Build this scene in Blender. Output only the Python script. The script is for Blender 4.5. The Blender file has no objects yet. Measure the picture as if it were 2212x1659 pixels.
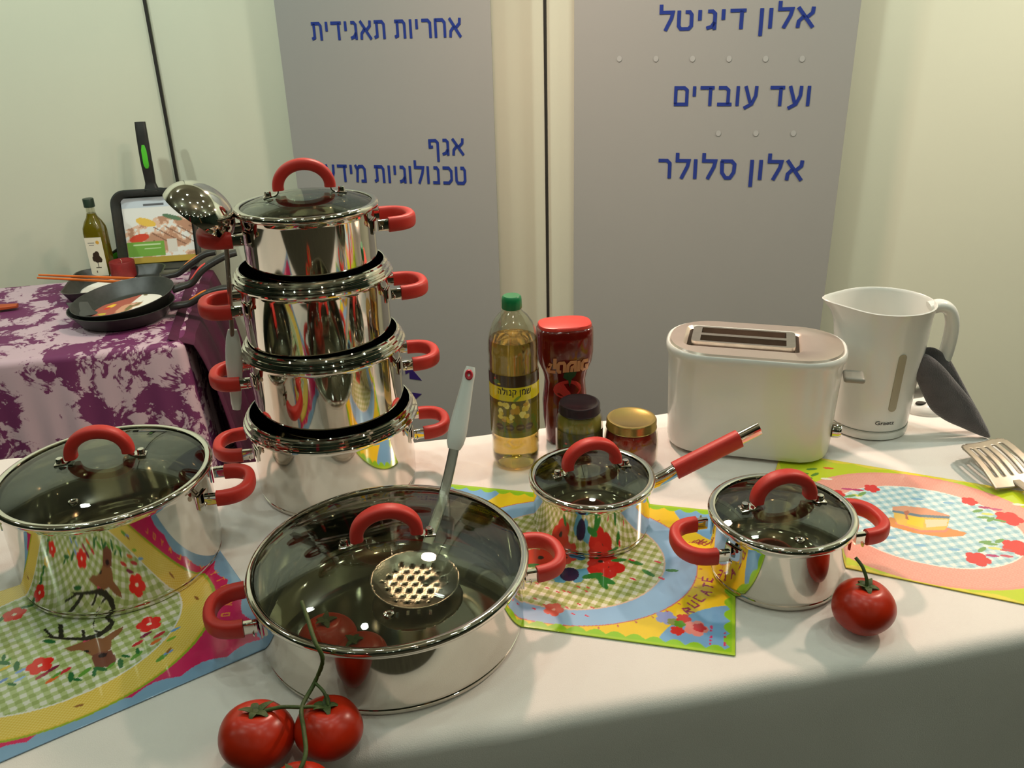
import bpy, bmesh, math, random
import numpy as np
from mathutils import Vector, Matrix
random.seed(4); rng = np.random.default_rng(7)
SC = bpy.context.scene; COL = SC.collection
pi = math.pi
# ------------------------------------------------------------------ camera
CAMZ = .66                                   # eye height over the white table top (z = 0)
PITCH, ROLL, FPX = .4223, -.0296, 1875.0
_fw = np.array([0, math.cos(PITCH), -math.sin(PITCH)]); _up0 = np.array([0, math.sin(PITCH), math.cos(PITCH)]); _rt0 = np.array([1., 0, 0])
_rt = math.cos(ROLL)*_rt0+math.sin(ROLL)*_up0; _up = -math.sin(ROLL)*_rt0+math.cos(ROLL)*_up0
cd = bpy.data.cameras.new('camera'); cam = bpy.data.objects.new('camera', cd); COL.objects.link(cam)
cd.sensor_width = 36; cd.lens = 36*FPX/2212; cd.clip_start = .02
cam.matrix_world = Matrix(((_rt[0], _up[0], -_fw[0], 0), (_rt[1], _up[1], -_fw[1], 0), (_rt[2], _up[2], -_fw[2], CAMZ), (0, 0, 0, 1)))
SC.camera = cam
def ray(px, py): return _fw+_rt*(px-1106)/FPX-_up*(py-829.5)/FPX
def G(px, py, z=0.):                          # point of a horizontal plane
    d = ray(px, py); return np.array([0, 0, CAMZ])+d*((z-CAMZ)/d[2])
def GY(px, py, y): d = ray(px, py); return np.array([0, 0, CAMZ])+d*(y/d[1])
def GP(px, py, p0, n): d = ray(px, py); o = np.array([0, 0, CAMZ]); return o+d*(np.dot(np.array(p0)-o, n)/np.dot(d, n))
# ------------------------------------------------------------------ light
SC.view_settings.view_transform = 'Standard'; SC.view_settings.look = 'None'; SC.view_settings.gamma = 1; SC.view_settings.use_curve_mapping = False
SC.view_settings.exposure = -.07
w = bpy.data.worlds.new('world'); SC.world = w; w.use_nodes = True
w.node_tree.nodes['Background'].inputs[0].default_value = (.30, .36, .32, 1); w.node_tree.nodes['Background'].inputs[1].default_value = .25
CEIL = 1.95
def lamp(x, y, power, col, size=.11, z=CEIL-.03, aim=None, spread=150):
    l = bpy.data.lights.new('downlight_lamp', 'AREA'); l.shape = 'DISK'; l.size = size; l.energy = power; l.color = col; l.spread = math.radians(spread)
    o = bpy.data.objects.new('downlight_lamp', l); COL.objects.link(o); o.location = (x, y, z)
    if aim is not None: o.rotation_euler = (Vector(aim)-Vector((x, y, z))).to_track_quat('-Z', 'Y').to_euler()
    return o
WARM = (1, .66, .52); COOL = (.88, 1, .92)
lamp(-.02, 2.0, 13.5, WARM, .12, z=1.28, aim=(-.05, 1.65, 0)); lamp(1.6, 1.65, 15, (1, .76, .60), .12, z=1.45, aim=(1.15, 1.35, 0))
for _x, _y, _p in ((-2.4, 1.5, 14), (-1.3, 1.75, 13), (.2, 1.75, 9), (1.3, 1.35, 11), (2.6, 1.0, 11)): lamp(_x, _y, _p, COOL, .12, aim=(_x+.25, _y+1.1, .75))
def globe(x, y, power, col, size=.055, z=CEIL-.28):
    l = bpy.data.lights.new('globe_lamp', 'POINT'); l.shadow_soft_size = size; l.energy = power; l.color = col
    o = bpy.data.objects.new('globe_lamp', l); COL.objects.link(o); o.location = (x, y, z); return o
for _x, _y in ((-.9, .75), (-.3, .5), (.25, .8), (.8, .55), (-.55, 1.25), (.55, 1.3)): lamp(_x, _y, 1.3, (.84, 1, .9), .075)
for _x in (-2.4, -1.2, .15, 1.4, 2.6):
    for _y in (-3.6, -2.4, -1.2, .1): globe(_x+.2*math.sin(3*_y), _y, 5.5 if _y > -.5 else 1.5, (.78, 1, .86) if (_x+_y*2) % 1.7 > .4 else (1, .9, .72), .028)
# ------------------------------------------------------------------ helpers
def lin(c): return tuple(((v/255)/12.92 if v/255 <= .04045 else ((v/255+.055)/1.055)**2.4) for v in c)
def N(mat, t, **k):
    n = mat.node_tree.nodes.new(t)
    for a, b in k.items(): setattr(n, a, b)
    return n
def mat(name, col, rough=.5, metal=0., noise=None, bump=0., bscale=200, coat=0., trans=0., ior=1.45, sheen=0., attr=False, aniso=0.):
    m = bpy.data.materials.new(name); m.use_nodes = True; b = m.node_tree.nodes['Principled BSDF']; L = m.node_tree.links.new
    c = lin(col)+(1,)
    b.inputs['Base Color'].default_value = c; b.inputs['Roughness'].default_value = rough; b.inputs['Metallic'].default_value = metal
    b.inputs['Coat Weight'].default_value = coat; b.inputs['Coat Roughness'].default_value = .05
    b.inputs['Transmission Weight'].default_value = trans; b.inputs['IOR'].default_value = ior
    b.inputs['Sheen Weight'].default_value = sheen
    tc = N(m, 'ShaderNodeTexCoord')
    if attr:
        a = N(m, 'ShaderNodeAttribute', attribute_name='Col'); L(a.outputs['Color'], b.inputs['Base Color'])
    elif noise:
        nt = N(m, 'ShaderNodeTexNoise'); nt.inputs['Scale'].default_value = noise[0]; nt.inputs['Detail'].default_value = 5
        r = N(m, 'ShaderNodeValToRGB'); r.color_ramp.elements[0].color = lin([v*noise[1] for v in col])+(1,); r.color_ramp.elements[1].color = c
        r.color_ramp.elements[0].position = .3; r.color_ramp.elements[1].position = .65
        L(tc.outputs['Object'], nt.inputs['Vector']); L(nt.outputs['Fac'], r.inputs[0]); L(r.outputs[0], b.inputs['Base Color'])
    if bump:
        nb = N(m, 'ShaderNodeTexNoise'); nb.inputs['Scale'].default_value = bscale; nb.inputs['Detail'].default_value = 3
        bp = N(m, 'ShaderNodeBump'); bp.inputs['Strength'].default_value = bump; bp.inputs['Distance'].default_value = .002
        L(tc.outputs['Object'], nb.inputs['Vector']); L(nb.outputs['Fac'], bp.inputs['Height']); L(bp.outputs[0], b.inputs['Normal'])
    return m
def thin_glass(name, tint, refl=.05):
    m = bpy.data.materials.new(name); m.use_nodes = True; nt = m.node_tree; nt.nodes.clear(); L = nt.links.new
    o = N(m, 'ShaderNodeOutputMaterial'); tr = N(m, 'ShaderNodeBsdfTransparent'); tr.inputs[0].default_value = lin(tint)+(1,)
    gl = N(m, 'ShaderNodeBsdfGlossy'); gl.inputs['Roughness'].default_value = .015; gl.inputs[0].default_value = (1, 1, 1, 1)
    lw = N(m, 'ShaderNodeLayerWeight'); p = N(m, 'ShaderNodeMath', operation='POWER'); p.inputs[1].default_value = 5
    ma = N(m, 'ShaderNodeMath', operation='MULTIPLY_ADD'); ma.inputs[1].default_value = .7; ma.inputs[2].default_value = refl
    mx = N(m, 'ShaderNodeMixShader')
    L(lw.outputs['Facing'], p.inputs[0]); L(p.outputs[0], ma.inputs[0]); L(ma.outputs[0], mx.inputs[0]); L(tr.outputs[0], mx.inputs[1]); L(gl.outputs[0], mx.inputs[2]); L(mx.outputs[0], o.inputs[0])
    return m
def tag(o, label=None, cat=None, group=None, kind=None):
    for k, v in (('label', label), ('category', cat), ('group', group), ('kind', kind)):
        if v: o[k] = v
    return o
def thing(name, label, cat, loc=(0, 0, 0), rot=(0, 0, 0), group=None):
    o = bpy.data.objects.new(name, None); COL.objects.link(o); o.location = loc; o.rotation_euler = rot; o.empty_display_size = .05
    return tag(o, label, cat, group)
def mk(name, V, F, m, parent=None, smooth=True, label=None, angle=40):
    me = bpy.data.meshes.new(name); me.from_pydata([tuple(map(float, v)) for v in V], [], [tuple(f) for f in F]); me.materials.append(m)
    bm = bmesh.new(); bm.from_mesh(me); bmesh.ops.recalc_face_normals(bm, faces=bm.faces); bm.to_mesh(me); bm.free()
    if smooth: me.shade_smooth(); me.set_sharp_from_angle(angle=math.radians(angle))
    me.update(); o = bpy.data.objects.new(name, me); COL.objects.link(o); o.parent = parent
    if label: o['label'] = label
    return o
def lathe_vf(prof, seg=96, closed=False, sx=1, sy=1, c=(0, 0, 0)):
    V = []; F = []; n = len(prof); idx = []
    for r, z in prof:
        if r < 1e-6: idx.append([len(V)]*seg); V.append((c[0], c[1], c[2]+z))
        else:
            idx.append(list(range(len(V), len(V)+seg)))
            V += [(c[0]+r*sx*math.cos(2*pi*i/seg), c[1]+r*sy*math.sin(2*pi*i/seg), c[2]+z) for i in range(seg)]
    for j in range(n if closed else n-1):
        a, b = idx[j], idx[(j+1) % n]
        for i in range(seg):
            k = (i+1) % seg; f = []
            for v in (a[i], a[k], b[k], b[i]):
                if v not in f: f.append(v)
            if len(f) > 2: F.append(f)
    return V, F
def lathe(name, prof, m, parent=None, seg=96, closed=False, **k):
    kk = {a: k.pop(a) for a in ('sx', 'sy', 'c') if a in k}
    return mk(name, *lathe_vf(prof, seg, closed, **kk), m, parent, **k)
def sec(w_, h_, n=16, e=.5):                  # rounded section, w_ along the binormal, h_ along the reference
    return [(w_/2*math.copysign(abs(math.cos(t))**e, math.cos(t)), h_/2*math.copysign(abs(math.sin(t))**e, math.sin(t))) for t in (2*pi*i/n+pi/n for i in range(n))]
def sweep_vf(path, section, ref=(0, 0, 1), scales=None, caps=True):
    P = [Vector(p) for p in path]; ref = Vector(ref); V = []; F = []; n = len(section)
    for i, p in enumerate(P):
        t = (P[min(i+1, len(P)-1)]-P[max(i-1, 0)]).normalized(); b = t.cross(ref).normalized(); r = b.cross(t).normalized(); s = scales[i] if scales else 1
        if not isinstance(s, tuple): s = (s, s)
        V += [tuple(p+b*(x*s[0])+r*(y*s[1])) for x, y in section]
    for i in range(len(P)-1):
        for k in range(n): F.append((i*n+k, i*n+(k+1) % n, (i+1)*n+(k+1) % n, (i+1)*n+k))
    if caps: F.append(tuple(range(n))[::-1]); F.append(tuple((len(P)-1)*n+k for k in range(n)))
    return V, F
def sweep(name, path, section, m, parent=None, ref=(0, 0, 1), scales=None, **k): return mk(name, *sweep_vf(path, section, ref, scales), m, parent, **k)
def box_vf(c, s, b=0):
    x, y, z = [v/2 for v in s]; V = [(c[0]+i*x, c[1]+j*y, c[2]+k*z) for i in (-1, 1) for j in (-1, 1) for k in (-1, 1)]
    return V, [(0, 1, 3, 2), (4, 6, 7, 5), (0, 4, 5, 1), (2, 3, 7, 6), (0, 2, 6, 4), (1, 5, 7, 3)]
def box(name, c, s, m, parent=None, bev=0, rot=None, label=None):
    o = mk(name, *box_vf((0, 0, 0), s), m, parent, smooth=False, label=label); o.location = c
    if rot: o.rotation_euler = rot
    if bev:
        bm = bmesh.new(); bm.from_mesh(o.data); bmesh.ops.bevel(bm, geom=bm.edges[:], offset=bev, segments=3, profile=.5, affect='EDGES'); bm.to_mesh(o.data); bm.free(); o.data.shade_smooth(); o.data.set_sharp_from_angle(angle=math.radians(50))
    return o
def join(*vfs):
    V = []; F = []
    for v, f in vfs: k = len(V); V += list(v); F += [tuple(i+k for i in q) for q in f]
    return V, F
def prism_vf(pts, z0, z1):                    # pts 2D, extruded in z
    n = len(pts); V = [(x, y, z0) for x, y in pts]+[(x, y, z1) for x, y in pts]
    return V, [tuple(range(n))[::-1], tuple(range(n, 2*n))]+[(i, (i+1) % n, n+(i+1) % n, n+i) for i in range(n)]
def rrect(L, W, r, n=8, cx=0, cy=0):
    return [(cx+sx*(L/2-r)+r*math.cos(math.radians(t0+90*k/n)), cy+sy*(W/2-r)+r*math.sin(math.radians(t0+90*k/n))) for sx, sy, t0 in ((1, 1, 0), (-1, 1, 90), (-1, -1, 180), (1, -1, 270)) for k in range(n+1)]
def loft_vf(loops, cap0=True, cap1=True):
    n = len(loops[0]); V = [p for l in loops for p in l]; F = []
    for i in range(len(loops)-1):
        for k in range(n): F.append((i*n+k, i*n+(k+1) % n, (i+1)*n+(k+1) % n, (i+1)*n+k))
    if cap0: F.append(tuple(range(n))[::-1])
    if cap1: F.append(tuple((len(loops)-1)*n+k for k in range(n)))
    return V, F
def rrl(L, W, r, z, n=8, cx=0, cy=0): return [(x, y, z) for x, y in rrect(L, W, min(r, L/2-1e-4, W/2-1e-4), n, cx, cy)]
def smooth_path(pts, n=8):                    # Catmull-Rom
    P = [np.array(p, float) for p in pts]; P = [2*P[0]-P[1]]+P+[2*P[-1]-P[-2]]; out = []
    for i in range(1, len(P)-2):
        for k in range(n):
            t = k/n; a, b, c, d = P[i-1:i+3]
            out.append(.5*((2*b)+(-a+c)*t+(2*a-5*b+4*c-d)*t*t+(-a+3*b-3*c+d)*t**3))
    out.append(P[-2]); return out
def pip(X, Y, poly):                          # points in polygon
    ins = np.zeros(X.shape, bool); n = len(poly)
    for i in range(n):
        x1, y1 = poly[i]; x2, y2 = poly[(i+1) % n]
        if y1 == y2: continue
        c = ((y1 > Y) != (y2 > Y)) & (X < (x2-x1)*(Y-y1)/(y2-y1)+x1); ins ^= c
    return ins
def ell(X, Y, cx, cy, rx, ry=None, a=0):
    ry = ry or rx; dx, dy = X-cx, Y-cy; c, s = math.cos(a), math.sin(a)
    return ((dx*c+dy*s)/rx)**2+((-dx*s+dy*c)/ry)**2 < 1
def printed(name, nu, nv, pos, paint, m, parent=None, thick=None):
    """grid sheet whose flat print is a colour attribute; pos(U,V)->xyz arrays, paint(U,V)->sRGB 0-255 array, U,V in 0..1"""
    U, Vv = np.meshgrid(np.linspace(0, 1, nu), np.linspace(0, 1, nv)); P = np.stack(pos(U, Vv), -1).reshape(-1, 3)
    C = paint(U, Vv).reshape(-1, 3)/255.; C = np.where(C <= .04045, C/12.92, ((C+.055)/1.055)**2.4)
    i = np.arange(nu*nv).reshape(nv, nu); Q = np.stack([i[:-1, :-1], i[:-1, 1:], i[1:, 1:], i[1:, :-1]], -1).reshape(-1, 4)
    me = bpy.data.meshes.new(name); me.vertices.add(len(P)); me.vertices.foreach_set('co', P.ravel())
    me.loops.add(Q.size); me.loops.foreach_set('vertex_index', Q.ravel().astype(np.int32)); me.polygons.add(len(Q)); me.polygons.foreach_set('loop_start', np.arange(0, Q.size, 4, dtype=np.int32))
    me.update(calc_edges=True); at = me.color_attributes.new('Col', 'FLOAT_COLOR', 'POINT'); at.data.foreach_set('color', np.concatenate([C, np.ones((len(C), 1))], 1).ravel().astype(np.float32))
    me.materials.append(m); me.shade_smooth(); o = bpy.data.objects.new(name, me); COL.objects.link(o); o.parent = parent
    return o
def noise2(X, Y, s, seed=0, oct=3):
    r = np.random.default_rng(seed); out = np.zeros(X.shape); amp = 1; tot = 0
    for k in range(oct):
        g = r.random((64, 64)); x = X*s*2**k; y = Y*s*2**k; xi = np.floor(x).astype(int); yi = np.floor(y).astype(int); fx = x-xi; fy = y-yi
        fx = fx*fx*(3-2*fx); fy = fy*fy*(3-2*fy); q = lambda a, b: g[(xi+a) % 64, (yi+b) % 64]
        out += amp*((q(0, 0)*(1-fx)+q(1, 0)*fx)*(1-fy)+(q(0, 1)*(1-fx)+q(1, 1)*fx)*fy); tot += amp; amp *= .5
    return out/tot
def text_vf(body, bold=.02):
    c = bpy.data.curves.new('t', 'FONT'); c.body = body; c.resolution_u = 4; o = bpy.data.objects.new('t', c); COL.objects.link(o)
    dg = bpy.context.evaluated_depsgraph_get(); dg.update(); me = bpy.data.meshes.new_from_object(o.evaluated_get(dg))
    V = np.array([v.co[:] for v in me.vertices]).reshape(-1, 3); F = [tuple(p.vertices) for p in me.polygons]
    bpy.data.objects.remove(o); bpy.data.curves.remove(c); bpy.data.meshes.remove(me)
    if bold:                                   # heavier strokes: the outline laid down shifted, in hair-thin layers
        VV = []; FF = []
        for k, (a, b) in enumerate(((-1, -1), (1, -1), (-1, 1), (1, 1), (0, 0))):
            FF += [tuple(i+len(V)*k for i in f) for f in F]; VV.append(V+np.array([a*bold, b*bold, k*.01]))
        V = np.concatenate(VV); F = FF
    return V, F
def heb(s): return s[::-1]
GLY = {'א': (.88, [(.08, 1), (.80, 0)], [(.76, 1), (.74, .72), (.50, .50)], [(.12, 0), (.15, .32), (.38, .58)]), 'ב': (.84, [(.08, .92), (.46, .92), (.60, .80), (.60, .08)], [(.04, .08), (.80, .08)]),
 'ג': (.58, [(.10, .92), (.32, .92), (.44, .80), (.44, 0)], [(.44, .38), (.30, .16), (.06, .08)]), 'ד': (.82, [(.04, .92), (.78, .92)], [(.58, .92), (.58, 0)]), 'ה': (.86, [(.08, .92), (.56, .92), (.70, .78), (.70, 0)], [(.14, .62), (.14, 0)]),
 'ו': (.32, [(.15, 1), (.15, 0)]), 'ח': (.86, [(.12, 1), (.12, 0)], [(.12, .92), (.58, .92), (.72, .78), (.72, 0)]), 'ט': (.86, [(.12, 1), (.12, .22), (.22, .08), (.60, .08), (.72, .22), (.72, .78), (.62, .92), (.42, .92)]),
 'י': (.32, [(.15, 1), (.15, .48)]), 'כ': (.80, [(.08, .92), (.50, .92), (.68, .74), (.68, .26), (.50, .08), (.08, .08)]), 'ל': (.76, [(.12, 1.32), (.12, .92), (.68, .92), (.62, .62), (.34, 0)]),
 'ם': (.86, [(.12, .08), (.12, .92), (.58, .92), (.72, .80), (.72, .08), (.04, .08)]), 'מ': (.88, [(.06, 1), (.22, .72), (.14, 0)], [(.20, .76), (.36, .92), (.60, .92), (.74, .76), (.74, .08), (.44, .08)]), 'ן': (.32, [(.15, 1), (.15, -.36)]),
 'נ': (.60, [(.14, .92), (.36, .92), (.46, .80), (.46, .08), (.06, .08)]), 'ס': (.88, [(.08, .92), (.60, .92), (.74, .76), (.72, .36), (.56, .08), (.34, .08), (.16, .34), (.14, .92)]), 'ע': (.82, [(.12, 1), (.40, .16)], [(.68, 1), (.66, .52), (.48, .10), (.08, -.12)]),
 'ף': (.80, [(.34, .54), (.12, .54), (.12, .92), (.52, .92), (.66, .78), (.66, -.36)]), 'פ': (.82, [(.36, .54), (.14, .54), (.14, .92), (.52, .92), (.68, .74), (.68, .26), (.52, .08), (.06, .08)]), 'ק': (.84, [(.06, .92), (.60, .92), (.72, .78), (.50, .10)], [(.14, .62), (.14, -.36)]),
 'ר': (.76, [(.06, .92), (.48, .92), (.62, .78), (.62, 0)]), 'ש': (1.02, [(.10, 1), (.16, .08), (.58, .08), (.84, .34), (.86, 1)], [(.48, 1), (.46, .56), (.18, .42)]), 'ת': (.88, [(.06, .92), (.60, .92), (.72, .78), (.72, 0)], [(.24, .92), (.24, .16), (.04, .08)])}
WORD = []
def heb_vf(vis, hw=.088, gap=.10):
    V = []; F = []; x0 = 0; wid = 0; WORD.clear()
    for ch in vis:
        if ch == ' ': x0 += .42; wid += 1; continue
        g = GLY[ch]
        for pl in g[1:]:
            P = [np.array(p) for p in pl]; k0 = len(V); n = len(P)
            for i, p in enumerate(P):
                d0 = P[i]-P[i-1] if i else P[1]-P[0]; d1 = P[i+1]-P[i] if i < n-1 else P[-1]-P[-2]
                d0 = d0/np.linalg.norm(d0); d1 = d1/np.linalg.norm(d1); n0 = np.array([-d0[1], d0[0]]); n1 = np.array([-d1[1], d1[0]]); m = n0+n1; m = m/np.dot(m, m)*2 if np.dot(m, m) > .3 else n0
                for sg in (1, -1): q = p+m*hw*sg; V.append((q[0]+x0, q[1], 0))
            F += [(k0+2*i, k0+2*i+1, k0+2*i+3, k0+2*i+2) for i in range(n-1)]; WORD.extend([wid]*(n-1))
        x0 += g[0]+gap
    return np.array(V), F
def lettering(body, pos, width, height, m, parent, bold=.02, name='lettering', cap=.57):
    """pos(x,y) maps metres along/above the baseline to a point; letters fill `width`, plain letters are `height` tall"""
    if body[0] in GLY: V, F = heb_vf(body); cap = 1
    else: V, F = text_vf(body, bold)
    x0, x1 = V[:, 0].min(), V[:, 0].max(); sx = width/(x1-x0); sy = height/cap
    P = [pos((v[0]-x0)*sx, v[1]*sy) for v in V]
    for wd_ in sorted(set(WORD)) if body[0] in GLY else (0,):
        f = [q for q, k in zip(F, WORD) if k == wd_] if body[0] in GLY else F; us = sorted({i for q in f for i in q}); ix = {u: k for k, u in enumerate(us)}
        o = mk(name, [P[u] for u in us], [tuple(ix[i] for i in q) for q in f], m, parent, smooth=False)
    return o
# ------------------------------------------------------------------ materials
STEEL = mat('polished_steel', (222, 214, 204), .055, 1, noise=(9, .97)); STEELIN = mat('satin_steel', (200, 194, 184), .16, 1, noise=(30, .95)); BRUSH = mat('brushed_steel', (205, 196, 184), .28, 1, noise=(60, .93), bump=.1, bscale=400)
SIL = mat('red_silicone', (196, 46, 36), .46, noise=(40, .96), bump=.06, bscale=700)
GLASS = thin_glass('lid_glass', (226, 228, 220), .065); CLEAR = thin_glass('clear_plastic', (244, 244, 238), .05)
CLOTH = mat('white_cotton', (232, 226, 220), .85, noise=(6, .97), bump=.25, bscale=900, sheen=.2)
WALLM = mat('cream_wall_paint', (214, 213, 190), .75, noise=(1.2, .975), bump=.05, bscale=120)
BANNER = mat('grey_banner_vinyl', (150, 149, 144), .55, noise=(.8, .97)); BLUE = mat('blue_print', (28, 50, 128), .5, noise=(8, .95)); PURP = mat('violet_print', (44, 24, 96), .5, noise=(8, .95)); PALE = mat('pale_print', (164, 164, 160), .5, noise=(8, .98))
DARK = mat('dark_gap', (42, 38, 32), .6, noise=(12, .8)); BLACKP = mat('black_nonstick', (52, 54, 50), .38, noise=(80, .85), bump=.1, bscale=900); BLKH = mat('black_handle_plastic', (44, 43, 40), .4, noise=(50, .85))
WHITEP = mat('white_plastic', (226, 226, 220), .22, noise=(5, .985), coat=.3); GREYP = mat('grey_window_plastic', (168, 160, 138), .4, noise=(20, .95)); BLKT = mat('black_print', (34, 30, 30), .5, noise=(30, .9))
PRINT = mat('printed_vinyl', (255, 255, 255), .16, attr=True, coat=.4); PRINTM = mat('printed_paper', (255, 255, 255), .5, attr=True)
TOM = mat('tomato_skin', (196, 44, 16), .3, noise=(14, .8)); STEM = mat('tomato_stem', (74, 92, 40), .6, noise=(60, .7), bump=.3, bscale=400)
# ------------------------------------------------------------------ room
FZ = -.86
WA = np.array([-1.105, 2.965]); wd = np.array([math.cos(-.279), math.sin(-.279)]); wn = np.array([-wd[1], wd[0]])   # back wall line, normal away from camera
ld = np.array([math.cos(.225), math.sin(.225)])
def st(o): o['kind'] = 'structure'; return o
def wall(name, a, b, th=.1, m=WALLM, z0=FZ, z1=CEIL):
    a, b = np.array(a), np.array(b); d = (b-a)/np.linalg.norm(b-a); n = np.array([-d[1], d[0]])*th
    pts = [a, b, b+n, a+n]; return st(mk(name, *prism_vf([tuple(p) for p in pts], z0, z1), m, smooth=False))
wall('wall_back', WA, WA+wd*5.4); wall('wall_left', WA-ld*3.2, WA)
HALL = mat('dark_hall_wall', (66, 84, 70), .8, noise=(.7, .7)); CEILM = mat('dim_ceiling', (176, 172, 152), .9, noise=(2, .95)); FLOORM = mat('brown_carpet', (90, 88, 74), .95, noise=(30, .8), bump=.4, bscale=300)
R0 = WA+wd*5.4; L0 = WA-ld*3.2
wall('wall_right', R0, (4.3, -4.6), m=HALL); wall('wall_front', (4.3, -4.6), (-4.3, -4.6), m=HALL); wall('wall_side', (-4.3, -4.6), L0, m=HALL)
foot = [tuple(L0), tuple(WA), tuple(R0), (4.3, -4.6), (-4.3, -4.6)]
st(mk('floor', *prism_vf(foot, FZ-.06, FZ), FLOORM, smooth=False)); st(mk('ceiling', *prism_vf(foot, CEIL, CEIL+.06), CEILM, smooth=False))
BWP = np.array([*WA, 0]); BWN = np.array([*wn, 0])
sp = GP(1180, 300, BWP-BWN*.004, BWN)
st(box('trim_1', (sp[0], sp[1], (FZ+CEIL)/2), (.0075, .008, CEIL-FZ), DARK, rot=(0, 0, -.279)))
st(box('trim_2', (WA[0], WA[1]-.008, (FZ+CEIL)/2), (.008, .008, CEIL-FZ), DARK, rot=(0, 0, 0)))
st(box('reflection_panel_1', (2.6, -4.55, .4), (.5, .06, 2.4), mat('tan_reflection_panel', (190, 150, 108), .8, noise=(3, .95)))); st(box('reflection_panel_2', (-1.2, -4.55, .3), (.35, .06, 2.2), mat('crimson_reflection_panel', (178, 32, 60), .7, noise=(3, .95))))  # unseen panels added behind the camera for tan and pink reflections in the steel
# ------------------------------------------------------------------ roll-up banners
BP = BWP-BWN*.10
def banner(pxl, pxr, label):
    a = GP(pxl, 300, BP, BWN); b = GP(pxr, 300, BP, BWN); c = (a+b)/2; W = np.linalg.norm((b-a)[:2])
    t = thing('rollup_banner', label, 'banner', (c[0], c[1], FZ), (0, 0, -.279))
    H_ = 2.45
    box('banner_panel', (0, 0, H_/2+.06), (W, .003, H_-.02), BANNER, t); box('base_cassette', (0, .02, .04), (W+.04, .09, .08), BRUSH, t, bev=.01); box('top_rail', (0, 0, H_+.06), (W+.01, .016, .025), BRUSH, t, bev=.003)
    box('support_pole', (0, .045, H_/2+.05), (.02, .012, H_-.1), BRUSH, t); return t, c
def bl(t, c, px, py):                          # point of a banner front face in the banner's own frame
    p = GP(px, py, BP-BWN*.0025, BWN); d = p[:2]-c[:2]; return np.array([d @ wd, -.0028, p[2]-FZ])
def bline(t, c, body, p0, p1, hpx, bold=.022):
    a = bl(t, c, *p0); b = bl(t, c, *p1); a2 = bl(t, c, p0[0], p0[1]-hpx); zh = a2[2]-a[2]; d = b-a
    W = abs(d[0]); return lettering(heb(body), lambda x, y: (a[0]+x, a[1], a[2]+(b[2]-a[2])*x/W+y), W, zh, BLUE, t, bold)
t1, c1 = banner(630, 1069, 'grey roll-up banner behind the tall pot stack, with blue lettering and a violet star')
bline(t1, c1, 'אחריות תאגידית', (674, 88), (998, 80), 40); bline(t1, c1, 'אגף', (927, 337), (1004, 335), 36); bline(t1, c1, 'טכנולוגיות מידע', (705, 392), (1008, 399), 37)
def bpoly(t, c, pts, m, name): 
    q = [bl(t, c, *p) for p in pts]; return mk(name, [(a[0], a[1]+dy, a[2]) for dy in (0, .0012) for a in q], [tuple(range(len(q))), tuple(range(len(q), 2*len(q)))]+[(i, (i+1) % len(q), len(q)+(i+1) % len(q), len(q)+i) for i in range(len(q))], m, t, smooth=False)
for pts in ([(874, 789), (881, 787), (911, 822), (885, 818), (884, 804), (876, 809)], [(880, 847), (911, 851), (898, 862), (884, 858)], [(845, 800), (868, 786), (870, 812), (840, 830)], [(838, 842), (868, 848), (866, 870), (848, 872)]): bpoly(t1, c1, pts, PURP, 'star_ray')
t2, c2 = banner(1240, 1823, 'grey roll-up banner behind the toaster, with three blue Hebrew lines and rows of pale dots')
bline(t2, c2, 'אלון דיגיטל', (1423, 67), (1759, 59), 43, .026); bline(t2, c2, 'ועד עובדים', (1455, 228.5), (1748, 229), 42, .026); bline(t2, c2, 'אלון סלולר', (1421, 385), (1734, 390), 42, .026)
for yy, x0, x1, n in ((127, 1338, 1733, 6), (288, 1552, 1714, 3)):
    for k in range(n):
        p = bl(t2, c2, x0+(x1-x0)*k/(n-1), yy); V = [(p[0]+.0065*math.cos(a), p[1]+dy*.3, p[2]+.0075*math.sin(a)) for dy in (0, .001) for a in (2*pi*i/16 for i in range(16))]
        mk('printed_dot', V, [tuple(range(16)), tuple(range(16, 32))]+[(i, (i+1) % 16, 16+(i+1) % 16, 16+i) for i in range(16)], PALE, t2, smooth=False)
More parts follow.
